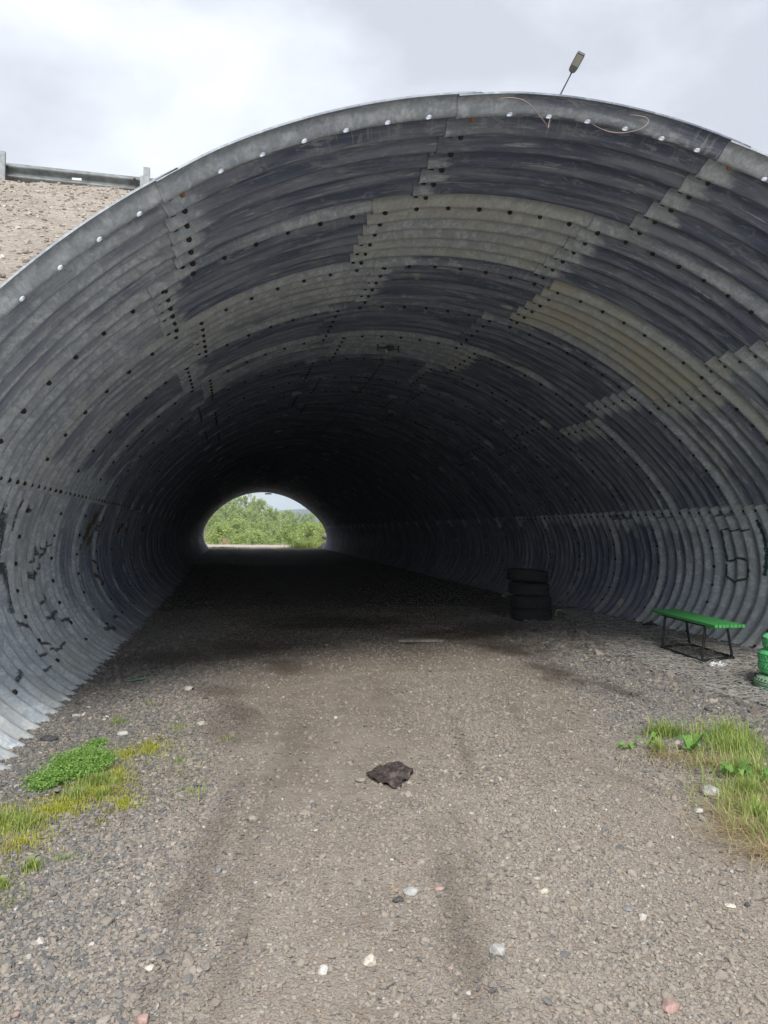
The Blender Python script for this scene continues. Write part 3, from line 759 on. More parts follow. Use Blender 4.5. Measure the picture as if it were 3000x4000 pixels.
# ------------------------------------------------------------------ guard rail on the embankment crest
YR = 11.9
rail = empty('guard_rail', (-2.4, YR, 6.7), label='galvanised roadside crash barrier with a corrugated beam along the top of the embankment', cat='guard rail')
def prof():
    P = []
    for t in np.linspace(0, 1, 25):
        P.append((.040 * math.cos(4 * PI * t) , -.155 + .31 * t))
    return P
def beam(x0, x1, dz):
    pr = prof(); ns = 10; V = []
    for i in range(ns + 1):
        xx = x0 + (x1 - x0) * i / ns
        for th_ in (0, 1):
            for (d, h) in pr: V.append((xx + 2.4, .10 + d - .004 * th_, h + 6.845 - 6.7 + dz + max(0, -1.3 - xx) * .022))
    V = np.array(V); npf = len(pr); F = []
    for i in range(ns):
        for th_ in (0, 1):
            for j in range(npf - 1):
                a = (i * 2 + th_) * npf + j; b = ((i + 1) * 2 + th_) * npf + j; F.append((a, b, b + 1, a + 1) if th_ else (a, a + 1, b + 1, b))
    return np_mesh('beam', V, F)
for a, b, dz in ((-14, -5.3, .05), (-5.42, -1.2, .012), (-1.3, 3.0, 0.0), (2.9, 7.2, .003)):
    link('beam', beam(a, b, dz), M_rail, rail)
def post(xc, zt, lean):
    b = MB(); Mx = Matrix.Rotation(lean, 4, 'Y')
    b.box(Vector((xc + 2.4 - .045, -.02, zt - 6.7 - .5)), (.006, .09, 1.0), Mx); b.box(Vector((xc + 2.4, -.06, zt - 6.7 - .5)), (.095, .006, 1.0), Mx)
    b.box(Vector((xc + 2.4 + .047, -.035, zt - 6.7 - .5)), (.006, .05, 1.0), Mx)
    b.box(Vector((xc + 2.4 - .075, .0, zt - 6.7 - .59)), (.05, .07, .92), Mx)
    return b.build('post', M_zinc, rail)
post(-1.32, 7.09, .03); post(-3.42, 7.14, 0); post(-5.4, 7.14, 0); post(-7.4, 7.14, 0)
for xx, zz in ((-1.50, 6.93), (-1.13, 6.90), (-1.06, 6.80), (-1.2, 6.74), (-3.28, 6.78), (-3.37, 6.95), (-1.5, 6.87)):
    b = MB(); b.lathe([(0, .0), (.02, 0), (.02, .014), (0, .014)], 6, Matrix.Translation((xx + 2.4, .045, zz - 6.7)) @ Matrix.Rotation(PI / 2, 4, 'X')); b.build('rail_bolt', M_bolt, rail)
link('reflector', MB().box((0, 0, 0), (.14, .012, .035)).build('reflector', simple('reflector_white', (.75, .76, .78), .3), rail).data and bpy.data.meshes['reflector'], None, rail).name = 'reflector_back'
bpy.data.objects['reflector_back'].location = (ray(300, 700, YR - .02) - Vector((-2.4, YR, 6.7))); bpy.data.objects.remove(bpy.data.objects['reflector'])
bpy.data.objects['reflector_back'].name = 'reflector'

# ------------------------------------------------------------------ street lamp above the crown
YL = 14.0
p0, p1 = ray(2172, 402, YL), ray(2233, 284, YL)
lamp = empty('street_lamp', (p0.x, YL, 6.6), label='slim grey street lamp with a slanting arm rising behind the crown of the tunnel mouth', cat='street lamp')
o3 = Vector((p0.x, YL, 6.6))
M_pole = simple('dark_pole', (.05, .055, .06), .5, .2); M_lens = simple('lamp_lens', (.40, .41, .37), .35, .05); M_house = simple('lamp_housing', (.13, .145, .14), .5, .1)
b = MB(); b.tube([(0, 0, 0), (0, 0, 3.55)], .05, 10, taper=.035); b.build('pole', M_pole, lamp, True)
b = MB(); b.tube([(0, 0, 3.5), p0 - o3, p1 - o3], .022, 8, taper=.014); b.build('arm', M_pole, lamp, True)
b = MB(); b.tube([p0 - o3 + Vector((.10, 0, -.06)), p0 - o3 + Vector((.11, 0, .01)), p0 - o3 + Vector((.09, 0, .07)), p0 - o3 + Vector((.05, 0, .11))], .009, 6); b.build('cable', M_pole, lamp, True)
h0, h1 = ray(2233, 279, YL), ray(2272, 207, YL - .55)
ax = (h1 - h0); Lh = ax.length; ax.normalize(); sid = ax.cross(Vector((0, -1, .25))).normalized(); nn = ax.cross(sid)
Mh = Matrix((( *sid, 0), (*ax, 0), (*nn, 0), (0, 0, 0, 1))).transposed(); Mh = Matrix.Translation(h0 - o3) @ Mh
ol = [(-.055, -.0), (.065, .0), (.095, .07), (.10, .15), (.10, Lh - .03), (.085, Lh), (-.085, Lh), (-.10, Lh - .03), (-.10, .15), (-.085, .05)]
b = MB(); b.prism([(x * .85, y) for x, y in ol], -.02, .025, Mh); lh = b.build('lamp_head', M_house, lamp)
b = MB(); b.prism([(-.068, .21), (.068, .21), (.068, Lh - .03), (-.068, Lh - .03)], -.026, -.019, Mh); b.prism([(-.068, .21), (.068, .21), (.068, Lh - .03), (-.068, Lh - .03)], .024, .031, Mh); b.build('lens', M_lens, lh)
b = MB(); b.tube([Mh @ Vector((0, -.03, 0)), Mh @ Vector((0, .10, 0))], .022, 8); b.build('socket', M_zinc, lamp, True)

# ------------------------------------------------------------------ copper wires threaded through the rim holes
def smooth_pts(P, n=8):
    out = []
    for i in range(len(P) - 1):
        a, b, c, d = P[max(i - 1, 0)], P[i], P[i + 1], P[min(i + 2, len(P) - 1)]
        for j in range(n):
            t = j / n; out.append(.5 * ((2 * b) + (c - a) * t + (2 * a - 5 * b + 4 * c - d) * t * t + (3 * b - a - 3 * c + d) * t ** 3))
    return out + [P[-1]]
def wire(pp, label, mat=M_copper, r=.0024):
    P = smooth_pts([ray(*q) for q in pp]); c = P[0].copy()
    o = MB().tube([p - c for p in P], r, 6).build('wire', mat, None, True, loc=c); tag(o, label, 'wire', 'loose wires on the tunnel rim'); return o
wire([(1938, 399, 3.74), (1955, 388, 3.70), (1990, 382, 3.67), (2040, 390, 3.66), (2080, 418, 3.66), (2110, 455, 3.68), (2130, 480, 3.70), (2142, 500, 3.72), (2144, 482, 3.75), (2150, 460, 3.88)], 'copper wire looping over the rim at the crown and hanging in a sharp hook')
wire([(2303, 477, 3.90), (2335, 497, 3.74), (2378, 514, 3.68), (2430, 519, 3.66), (2490, 508, 3.66), (2525, 488, 3.67), (2532, 470, 3.68), (2520, 458, 3.69), (2490, 452, 3.71), (2460, 449, 3.75)], 'copper wire sagging in a wide loop below the rim right of the street lamp')

# ------------------------------------------------------------------ ceiling lamps and cable inside
M_lampbox = simple('lamp_box', (.05, .055, .065), .5, .3)
def ceil_lamp(k, th_a, th_b, label, drop=.08, body=True):
    s0, s1 = s_of(th_a), s_of(th_b); c = Vector(surf((s0 + s1) / 2, k, .02))
    t = empty('ceiling_light', c, label=label, cat='ceiling light', group='small lamps bolted to the tunnel roof')
    ends = []
    for s in (s0, s1):
        p = Vector(surf(s, k, -.02)); ends.append(p)
        rd = MB().tube([p - c, p - c - Vector((0, 0, drop + .03))], .006, 6).build('rod', M_black, t)
        MB().lathe([(.0, 0), (.016, 0), (.016, -.01), (0, -.01)], 6, Matrix.Translation(p - c - Vector((0, 0, .02)))).build('rod_nut', M_black, rd)
    a, b_ = ends[0] - c - Vector((0, 0, drop - .02)), ends[1] - c - Vector((0, 0, drop - .02))
    MB().tube([a, b_], .006, 6).build('crossbar', M_black, t)
    if body:
        mid = (a + b_) / 2
        MB().box(mid + Vector((.02, -.02, .0)), (.09, .07, .06), bev=.012).build('lamp_body', M_lampbox, t)
        MB().lathe([(0, .03), (.018, .025), (.03, 0), (.032, -.03), (.018, -.045), (0, -.05)], 12, Matrix.Translation(mid + Vector((-.03, -.02, -.03)))).build('bulb', M_lens, t, True)
    return t
ceil_lamp(4.47, -4.9, .5, 'small dark lamp on two threaded rods at the roof, nearest to the mouth')
ceil_lamp(6.23, -5.1, .6, 'bare pair of threaded rods with a crossbar deeper on the tunnel roof', body=False)
b = MB(); cL = Vector(surf(s_of(1.5), 34.9, .02))
far_l = empty('ceiling_light', cL, label='small dark lamp hanging from the roof at the far mouth of the tunnel', cat='ceiling light', group='small lamps bolted to the tunnel roof')
MB().tube([(0, 0, .02), (0, 0, -.12)], .012, 6).build('rod', M_black, far_l); MB().box((0, 0, -.16), (.42, .18, .07), bev=.02).build('lamp_body', M_lampbox, far_l)
cps = []
for i in range(70):
    k = 4.95 + i * (34.8 - 4.95) / 69; th_ = -1.0 + 2.5 * (i / 69) ** 1.0
    p = Vector(surf(s_of(th_), k, .04, True)); p.z -= .02 + .05 * abs(math.sin(i * PI / 6)); cps.append(p)
c = cps[0].copy(); o = MB().tube([p - c for p in cps], .011, 5).build('cable', simple('grey_cable', (.16, .165, .17), .7), None, True, loc=c)
tag(o, 'grey power cable strung along the roof of the tunnel from lamp to lamp', 'cable')

# ------------------------------------------------------------------ bench
def bench():
    c = Vector((4.66, 6.68, float(gz(4.66, 6.68)) + .035)); a = math.atan2(7.07 - 6.24, 4.53 - 4.42) - PI / 2
    a = math.atan2(7.395 - 6.098, 4.631 - 4.456) - PI / 2
    t = empty('bench', c, a, label='bright green slatted bench on a black steel frame by the right wall', cat='bench')
    H = .385; W, Lb = .30, 1.36
    for i in range(8):
        x = -W / 2 + (i + .5) * W / 8
        bb = MB(); bb.box((x, random.uniform(-.004, .004), H), (W / 8 - .006, Lb, .028), bev=.003); o = bb.build('board', M_green, t)
    bb = MB(); bb.box((0, .45, H - .026), (.26, .05, .022)); bb.build('batten', M_green, t)
    bb = MB(); bb.box((0, -.52, H - .026), (.28, .06, .022)); bb.build('batten', M_green, t)
    r = .0115
    def rebar(p, q, nm):
        p, q = Vector(p), Vector(q); n = int((q - p).length / .012); pts = [p + (q - p) * i / n for i in range(n + 1)]
        bm = MB(); d = (q - p).normalized(); aa = d.cross(Vector((0, 0, 1)));
        if aa.length < .1: aa = d.cross(Vector((1, 0, 0)))
        aa.normalize(); b2 = d.cross(aa); rings = []
        for i, pt in enumerate(pts):
            rr = r * (1.0 if i % 2 else 1.22)
            rings.append([bm.bm.verts.new(pt + aa * math.cos(k * PI / 4) * rr + b2 * math.sin(k * PI / 4) * rr) for k in range(8)])
        for A, B in zip(rings, rings[1:]):
            for k in range(8): bm.bm.faces.new((A[k], A[(k + 1) % 8], B[(k + 1) % 8], B[k]))
        bm.bm.faces.new(rings[0][::-1]); bm.bm.faces.new(rings[-1]); bm.build(nm, M_black, t)
    X, Yy = .205, .42
    legs = [(-X, -Yy), (X, -Yy), (-X, Yy), (X, Yy)]
    inv_ = Matrix.Rotation(-a, 4, 'Z')
    feet = [Vector((4.42, 6.24, 0)), Vector((4.84, 6.32, 0)), Vector((4.53, 7.07, 0)), Vector((4.93, 7.13, 0))]
    loc = [inv_ @ Vector((f.x - c.x, f.y - c.y, 0)) for f in feet]
    for l in loc: rebar((l.x, l.y, -.06), (l.x * .72, l.y, H - .015), 'leg')
    z = .03
    for i, j in ((0, 1), (1, 3), (3, 2), (2, 0)): rebar((loc[i].x, loc[i].y, z), (loc[j].x, loc[j].y, z), 'stretcher')
    for i, j in ((0, 1), (2, 3), (0, 2), (1, 3)): rebar((loc[i].x * .72, loc[i].y, H - .02), (loc[j].x * .72, loc[j].y, H - .02), 'top_rail')
bench()

# ------------------------------------------------------------------ tyres
M_rub = simple('black_rubber', (.035, .036, .04), .8, .3, 25, dirt=(.055, .05, .048), bump=.002)
M_rubg = simple('faded_green_rubber', (.36, .60, .40), .8, .2, 22, dirt=(.16, .18, .13), dirt_amt=.5, bump=.002)
M_rubb = simple('bright_green_rubber', (.17, .74, .28), .6, .15, 22, bump=.002)
M_rubl = simple('light_green_rubber', (.22, .80, .33), .6, .12, 22)
M_groove = simple('tread_groove', (.008, .012, .009), .95, .1)
def tyre(R, w, ri, mat, loc, rot, label, tread, group, grooves=3, gmat=None):
    t = empty('tyre', loc, 0, label, 'tyre', group); t.rotation_euler = rot
    n = 56; P = [(ri, -w * .34), (ri + .012, -w * .40), (ri + .04, -w * .46), (R * .80, -w * .495), (R * .86, -w * .47), (R * .92, -w * .42), (R * .965, -w * .36), (R * .99, -w * .30)]
    # crown with circumferential grooves
    edges = np.linspace(-w * .27, w * .27, grooves + 2)
    for i in range(grooves + 1):
        a, b_ = edges[i], edges[i + 1]; g = .006
        P += [(R - .010, a + (g if i else 0) * .7), (R, a + g), (R, b_ - g), (R - .010, b_ - g * .7)]
    P += [(R * .99, w * .30), (R * .965, w * .36), (R * .92, w * .42), (R * .86, w * .47), (R * .80, w * .495), (ri + .04, w * .46), (ri + .012, w * .40), (ri, w * .34), (ri + .02, w * .30), (R - .03, w * .36), (R - .03, -w * .36), (ri + .02, -w * .30), (ri, -w * .34)]
    b = MB(); b.lathe(P, n); o = b.build('tyre_body', mat, t, True)
    try: o.data.set_sharp_from_angle(angle=math.radians(40))
    except Exception: pass
    # tread sipes
    s = MB(); cnt = 44
    for i in range(cnt):
        a = 2 * PI * i / cnt
        for sgn in ((-1, 1) if tread != 'rib' else (0,)):
            Mx = Matrix.Rotation(a + (.06 if sgn > 0 else 0), 4, 'Z') @ Matrix.Translation((R - .0042, 0, sgn * w * .17)) @ Matrix.Rotation(sgn * .75, 4, 'X')
            s.box((0, 0, 0), (.010, .006, w * .30), M=None) if False else None
            g = bmesh.ops.create_cube(s.bm, size=1)['verts']
            bmesh.ops.transform(s.bm, matrix=Mx @ Matrix.Diagonal((.009, .0045, w * .22 if sgn else w * .16, 1)), verts=g)
            if tread == 'rib':
                for zz in (-.33, .33):
                    g = bmesh.ops.create_cube(s.bm, size=1)['verts']
                    bmesh.ops.transform(s.bm, matrix=Matrix.Rotation(a, 4, 'Z') @ Matrix.Translation((R * .965 - .002, 0, zz * w)) @ Matrix.Diagonal((.012, .005, w * .16, 1)), verts=g)
    s.build('tread_groove', gmat or M_groove, o)
    return t
TB = Vector((4.22, 9.82, float(gz(4.2, 9.8)) + .01)); z = .095
for i, (dx_, dy_, tx, ty, lab) in enumerate(((0, 0, 0, 0, 'worn black tyre at the bottom of the dark stack inside the tunnel'), (-.012, 0, .02, -.03, 'worn black tyre second from the bottom of the dark stack'),
        (-.03, .01, .02, -.06, 'worn black tyre third from the bottom of the dark stack'), (-.055, .0, .07, -.10, 'worn black tyre lying tilted on top of the dark stack'))):
    tyre(.295, .185, .19, M_rub, TB + Vector((dx_, dy_, z)), (tx, ty, i), lab, 'rib', 'black tyres stacked in the tunnel'); z += .187
gx, gy = 4.42, 5.0; g0 = float(gz(gx, gy)) - .03
tyre(.325, .19, .2, M_rubg, (gx, gy, g0 + .095), (0, .0, .3), 'faded pale green tyre at the bottom of the painted stack', 'rib', 'green painted tyres by the wall', 3)
tyre(.30, .21, .19, M_rubb, (gx + .025, gy + .02, g0 + .287), (.02, .05, 1), 'bright green tyre with a chevron tread in the middle of the painted stack', 'chev', 'green painted tyres by the wall', 1)
tyre(.275, .13, .17, M_rubl, (gx + .025, gy, g0 + .45), (0, 0, 2), 'small light green tyre on top of the painted stack', 'chev', 'green painted tyres by the wall', 1)

# ------------------------------------------------------------------ wire netting on the rock bed
def netting():
    a = .036; V = []; F = []; base = 0
    def inside(x, y):
        xl = np.interp(y, [4.2, 4.8, 5.9, 7.0, 8.3, 10.0, 10.8], [3.75, 3.72, 3.83, 3.93, 4.35, 4.85, 5.1])
        return x > xl + .06 * math.sin(y * 7) and x < 5.42 and 4.2 < y < 10.8
    w = math.sqrt(3) * a; rows = int(6.6 / (1.5 * a)); cols = int(1.8 / w) + 2; seen = {}
    def key(x, y): return (round(x, 3), round(y, 3))
    def pt(x, y):
        jx = .014 * math.sin(x * 31 + y * 17); jy = .014 * math.cos(x * 23 - y * 29)
        return Vector((x + jx, y + jy, float(ground_z(np.array(x + jx), np.array(y + jy))) + .024 + .018 * float(fbm(np.array([x]), np.array([y]), 4.3, 2, 33)[0])))
    bm = MB()
    for r in range(rows):
        for c_ in range(cols):
            cx = 3.66 + c_ * w + (r % 2) * w / 2; cy = 4.2 + r * 1.5 * a
            if not inside(cx, cy): continue
            co = [(cx + a * math.sin(PI / 3 * i), cy + a * math.cos(PI / 3 * i)) for i in range(6)]
            for i in range(6):
                p, q = co[i], co[(i + 1) % 6]; kk = tuple(sorted((key(*p), key(*q))))
                if kk in seen: continue
                seen[kk] = 1; P, Q = pt(*p), pt(*q); bm.tube([P, Q], .0022, 3, cap=False)
    o = bm.build('wire_netting', simple('netting_wire', (.52, .52, .50), .55, .15, 8, .0), None, True)
    tag(o, 'hexagonal wire netting laid over the rocks beside the right wall', 'wire netting')
netting()

# ------------------------------------------------------------------ stones one can point at
def stone_mesh(sx, sy, sz, seed, ang=.5, lvl=3):
    bm = bmesh.new(); bmesh.ops.create_icosphere(bm, subdivisions=lvl, radius=1)
    rs = random.Random(seed); planes = [(Vector((rs.gauss(0, 1), rs.gauss(0, 1), rs.gauss(0, .8))).normalized(), rs.uniform(.62, .95)) for _ in range(int(14 * ang) + 3)]
    for v in bm.verts:
        p = v.co.copy()
        for n_, d in planes:
            t = p.dot(n_)
            if t > d: p -= n_ * (t - d) * (.95 if ang > .4 else .7)
        p *= 1 + .10 * mnoise.noise(p * 1.7 + Vector((seed, 0, 0))) + .03 * mnoise.noise(p * 6)
        v.co = Vector((p.x * sx, p.y * sy, p.z * sz))
    me = bpy.data.meshes.new('stone'); bm.to_mesh(me); bm.free()
    for p in me.polygons: p.use_smooth = True
    try: me.set_sharp_from_angle(angle=math.radians(28))
    except Exception: pass
    return me
def rock_mat(name, col, sp=None):
    N = NT(name); tcn = N.n('ShaderNodeTexCoord').outputs['Object']; a = N.noise(tcn, 22, 5, .7); b_ = N.noise(tcn, 120, 3, .7)
    c = N.mix(N.ss(a, .35, .65), tuple(v * .72 for v in col), tuple(min(1, v * 1.15) for v in col))
    c = N.mix(N.ss(b_, .52, .66, 0, .5), c, sp or (.2, .18, .16)); N.l(c, N.b.inputs['Base Color']); N.b.inputs['Roughness'].default_value = .85
    N.bump(N.math('ADD', a, b_), .5, .004); return N.m
RM = {k: rock_mat('stone_' + k, v) for k, v in dict(white=(.64, .63, .59), cream=(.68, .63, .52), grey=(.24, .245, .245), dark=(.085, .085, .088), pink=(.46, .31, .27), brown=(.36, .31, .26), pale=(.50, .49, .46), orange=(.42, .27, .17)).items()}
STONES = [ # px, py, width px, height px, material, angularity, label
 (1605, 3472, 56, 40, 'pale', .2, 'rounded speckled pale pebble in the middle of the near track'),
 (1555, 3500, 40, 34, 'dark', .5, 'dark lump of stone just left of the rounded speckled pebble'),
 (1543, 3463, 24, 18, 'orange', .5, 'tiny orange stone touching the dark lump on the near track'),
 (1445, 3728, 58, 66, 'cream', .7, 'angular cream stone standing near the bottom centre of the track'),
 (1262, 3765, 44, 52, 'white', .7, 'chipped whitish stone with a notch left of the angular cream stone'),
 (1945, 3705, 62, 76, 'pale', .8, 'large pale grey wedge-shaped stone right of the cream stone'),
 (2622, 3915, 82, 70, 'pink', .8, 'pink granite block near the bottom right of the track'),
 (560, 3975, 48, 54, 'pink', .5, 'pink rounded stone at the bottom left of the track'),
 (735, 2690, 42, 30, 'pale', .8, 'pale squarish stone on the gravel right of the green stick'),
 (2780, 3095, 92, 80, 'pale', .15, 'large smooth boulder at the edge of the right-hand grass'),
 (2732, 3165, 42, 36, 'white', .5, 'bright white stone just below the smooth boulder'),
 (985, 3190, 42, 46, 'brown', .6, 'brown-grey stone alone on the track left of the rag'),
 (2250, 3305, 56, 30, 'brown', .6, 'flat brown stone half sunk in the right side of the track'),
 (2128, 3478, 34, 30, 'cream', .7, 'small cream triangular stone on the right side of the track'),
 (478, 2866, 40, 30, 'white', .7, 'whitish angular stone in the gravel right of the corrugated teeth'),
 (297, 2797, 32, 24, 'pale', .6, 'pale bluish stone close to the corrugated teeth'),
 (190, 2890, 58, 26, 'dark', .7, 'flat dark stone lying beside the nearest corrugated teeth'),
 (1413, 3040, 46, 30, 'brown', .7, 'tan flat stone just left of the dark rag'),
 (2853, 3515, 46, 22, 'cream', .7, 'yellowish flat stone in the gravel at the right edge'),
 (2920, 3508, 26, 32, 'dark', .7, 'dark green-black stone next to the yellowish flat stone'),
 (1718, 3466, 42, 14, 'pink', .3, 'narrow pinkish chip right of the rounded pebble'),
 (853, 3408, 30, 32, 'grey', .6, 'grey angular stone alone on the left part of the near track'),
 (543, 3353, 36, 24, 'brown', .6, 'brownish stone below the left-hand grass'),
 (443, 3040, 40, 22, 'white', .6, 'whitish stone beside the dry grass in the left tuft'),
 (585, 3784, 36, 24, 'cream', .6, 'small cream stone in the lower left gravel'),
 (1790, 3787, 28, 20, 'brown', .5, 'tan stone directly below and left of the large wedge-shaped stone'),
 (1762, 3762, 26, 16, 'pink', .7, 'small salmon-coloured chip left of the large wedge-shaped stone'),
 (384, 3437, 20, 16, 'white', .5, 'small white pebble in the lower left gravel'),
 (66, 3542, 20, 16, 'white', .5, 'small white pebble at the far left edge below the grass'),
 (2912, 2590, 42, 30, 'dark', .5, 'dark rock against the foot of the right wall by the bench'),
 (2975, 2590, 50, 34, 'pale', .4, 'pale knobbly rock between the right wall and the green tyres'),
 (2773, 2535, 26, 16, 'cream', .6, 'small cream stone at the wall foot behind the bench'),
 (2675, 2553, 18, 22, 'pale', .9, 'pointed pale stone standing under the bench'),
 (1970, 2323, 22, 26, 'pale', .9, 'pointed pale stone upright left of the dark tyre stack'),
 (2100, 3430, 34, 14, 'pale', .6, 'thin pale stone in the right part of the near track'),
 (2455, 3545, 40, 24, 'grey', .6, 'oval grey stone in the right-hand near gravel'),
 (2120, 3808, 30, 28, 'cream', .6, 'pale yellowish stone below the wedge-shaped stone, to the right'),
 (1275, 2518, 18, 10, 'pale', .5, 'small pale stone on the dark ground left of the wooden board')]
for i, (px, py, w, h, mt, ang, lab) in enumerate(STONES):
    g = gpt(px, py + h * .3); d = g.y / FPX * 1.02; sx = w * d / 2 * 1.08; el = math.atan2(1.33, g.y); hz = h * d / 2
    sy = min(sx * 1.0, hz / max(math.sin(el), .25)); sz = min(sx, max(hz / math.cos(el) * .62, sx * .35))
    me = stone_mesh(sx, sy * .9, sz, i + 3, ang)
    o = link('stone', me, RM[mt], None, (g.x, g.y + sy * .2, float(ground_z(np.array(g.x), np.array(g.y))) + sz * .62)); o.rotation_euler = (0, 0, random.uniform(-.4, .4))
    tag(o, lab, 'stone')

# ------------------------------------------------------------------ litter and small things
def sheet(name, w, d, n, hfun, mat, loc, rz, label, cat, outline=None):
    xs_ = np.linspace(-1, 1, n); Y_, X_ = np.meshgrid(xs_, xs_, indexing='ij')
    if outline is not None:
        an = np.arctan2(Y_, X_); rr_ = np.maximum(np.abs(X_), np.abs(Y_)); R_ = np.interp(an, *outline)
        X2, Y2 = np.cos(an) * rr_ * R_, np.sin(an) * rr_ * R_
    else: X2, Y2 = X_, Y_
    Z_ = hfun(X2, Y2)
    V = np.stack([X2 * w / 2, Y2 * d / 2, Z_], -1).reshape(-1, 3); F = grid_faces(n, n)
    V2 = V - np.array([0, 0, .0025]); nn_ = len(V); gi = np.arange(n * n).reshape(n, n); loop = np.r_[gi[0], gi[1:, -1], gi[-1, :-1][::-1], gi[1:-1, 0][::-1], gi[0, 0]]
    F2 = np.vstack([F, F[:, ::-1] + nn_, np.stack([loop[:-1], loop[:-1] + nn_, loop[1:] + nn_, loop[1:]], -1)])
    me = np_mesh(name, np.vstack([V, V2]), F2)
    o = link(name, me, mat, None, loc); o.rotation_euler = (0, 0, rz); tag(o, label, cat); return o
def rag_h(X, Y):
    f = fbm(X * 3 + 10, Y * 3 + 10, 1.2, 3, 51); g = np.abs(fbm(X * 1.2 + 5 + Y, Y * 2 + 7, 1.7, 2, 52) - .5) * 2
    e = np.clip(1.05 - np.hypot(X * .8, Y * .9), 0, 1) ** .6
    return .004 + .040 * e * (.15 + 1.2 * g) + .012 * (f - .5)
angs = np.linspace(-PI, PI, 25); Rr = .80 + .16 * np.random.default_rng(5).random(25); Rr[0] = Rr[-1] = Rr[24] = 1.15; Rr[1] = 1.0; Rr[10] = .9; Rr[9] = .85; Rr[7] = 1.1; Rr[8] = 1.15
rc = gpt(1530, 3035)
M_rag = simple('rag_cloth', (.062, .048, .044), .9, .5, 45, dirt=(.26, .22, .19), dirt_amt=.35, bump=.003)
sheet('rag', .24, .36, 60, rag_h, M_rag, (rc.x, rc.y, rc.z + .01), -.35, 'crumpled dark brown rag lying flat in the middle of the track', 'rag', (angs, Rr))
pc = gpt(2805, 2619)
sheet('paper_litter', .17, .17, 24, lambda X, Y: .015 + .05 * np.abs(fbm(X * 2 + 3, Y * 2 + 4, 1.8, 3, 61) - .45) * 2, simple('white_paper', (.75, .76, .78), .7, .05), (pc.x, pc.y, pc.z + .03), .3,
      'crumpled white paper lying on the netting in front of the bench', 'paper', (angs, .45 + .65 * np.random.default_rng(9).random(25)))
tcn = gpt(2555, 2468)
sheet('crushed_bag', .26, .18, 26, lambda X, Y: .03 + .14 * np.clip(1 - np.hypot(X, Y), 0, 1) * fbm(X * 2 + 9, Y * 2 + 2, 2, 3, 71), simple('dark_foil', (.06, .06, .068), .35, .9, 14), (tcn.x, tcn.y + .1, tcn.z + .03), 0,
      'crushed dark crisp packet against the foot of the right wall', 'packet', (angs, .7 + .4 * np.random.default_rng(2).random(25)))
M_wood = simple('weathered_wood', (.34, .295, .25), .9, .35, 18, bump=.002)
bc = gpt(1645, 2510)
b = MB(); b.prism([(-.26, -.045), (-.20, -.06), (.25, -.05), (.24, -.02), (.27, .0), (.22, .035), (-.05, .05), (-.22, .05), (-.27, .015)], 0, .022); o = b.build('board', M_wood, None, loc=(bc.x, bc.y, bc.z + .015)); o.rotation_euler = (.03, 0, -.25)
tag(o, 'weathered grey-brown board lying across the track inside the mouth', 'board')
gc = gpt(538, 2664)
b = MB(); b.prism([(-.085, -.012), (.06, -.014), (.10, .0), (.06, .008), (-.085, .012)], 0, .01); o = b.build('green_slat', simple('dull_green', (.10, .24, .12), .6), None, loc=(gc.x, gc.y, gc.z + .02)); o.rotation_euler = (0, -.05, .35)
tag(o, 'pointed strip of green painted wood on the gravel by the left wall', 'strip')
wc = gpt(2170, 2418)
M_wh = simple('white_plastic', (.62, .61, .56), .5, .08)
b = MB(); b.tube([Vector((.055 * math.cos(t), 0, .06 + .055 * math.sin(t))) for t in np.linspace(.9, 5.2, 18)], .009, 8); o = b.build('plastic_hoop', M_wh, None, True, loc=(wc.x + .06, wc.y, wc.z + .02)); tag(o, 'broken white plastic hoop standing at the foot of the dark tyre stack', 'hoop')
for (px, py, l, rz, lab) in ((2140, 2434, .14, -.6, 'white plastic strip lying in front of the dark tyre stack'), (2168, 2442, .09, -.7, 'short white plastic piece right of the strip by the dark tyres'), (2429, 2458, .06, 1.4, 'small white stub standing on the netting by the right wall')):
    q = gpt(px, py); b = MB(); b.box((0, 0, .012), (l, .022, .014), bev=.004); o = b.build('plastic_piece', M_wh, None, loc=(q.x, q.y, q.z + .01)); o.rotation_euler = (0, -1.2 if l < .07 else .05, rz); tag(o, lab, 'plastic piece')

# ------------------------------------------------------------------ grass
def leaf_mat(name, c1, c2, attr='gc', trans=.25):
    N = NT(name); a = N.attr(attr); c = N.mix(a, c1, c2); N.l(c, N.b.inputs['Base Color']); N.b.inputs['Roughness'].default_value = .6
    t = N.n('ShaderNodeBsdfTranslucent'); N.l(c, t.inputs[0]); mxs = N.n('ShaderNodeMixShader'); mxs.inputs[0].default_value = trans
    o = N.t.nodes['Material Output']; N.l(N.b.outputs[0], mxs.inputs[1]); N.l(t.outputs[0], mxs.inputs[2]); N.l(mxs.outputs[0], o.inputs[0]); return N.m
M_grass = leaf_mat('grass_blades', (.16, .30, .05), (.54, .58, .19))
M_moss = leaf_mat('yellow_grass', (.30, .42, .04), (.62, .56, .10))
M_dry = leaf_mat('dry_straw', (.40, .31, .17), (.62, .52, .32))
M_may = leaf_mat('weed_green', (.07, .24, .04), (.38, .58, .15))
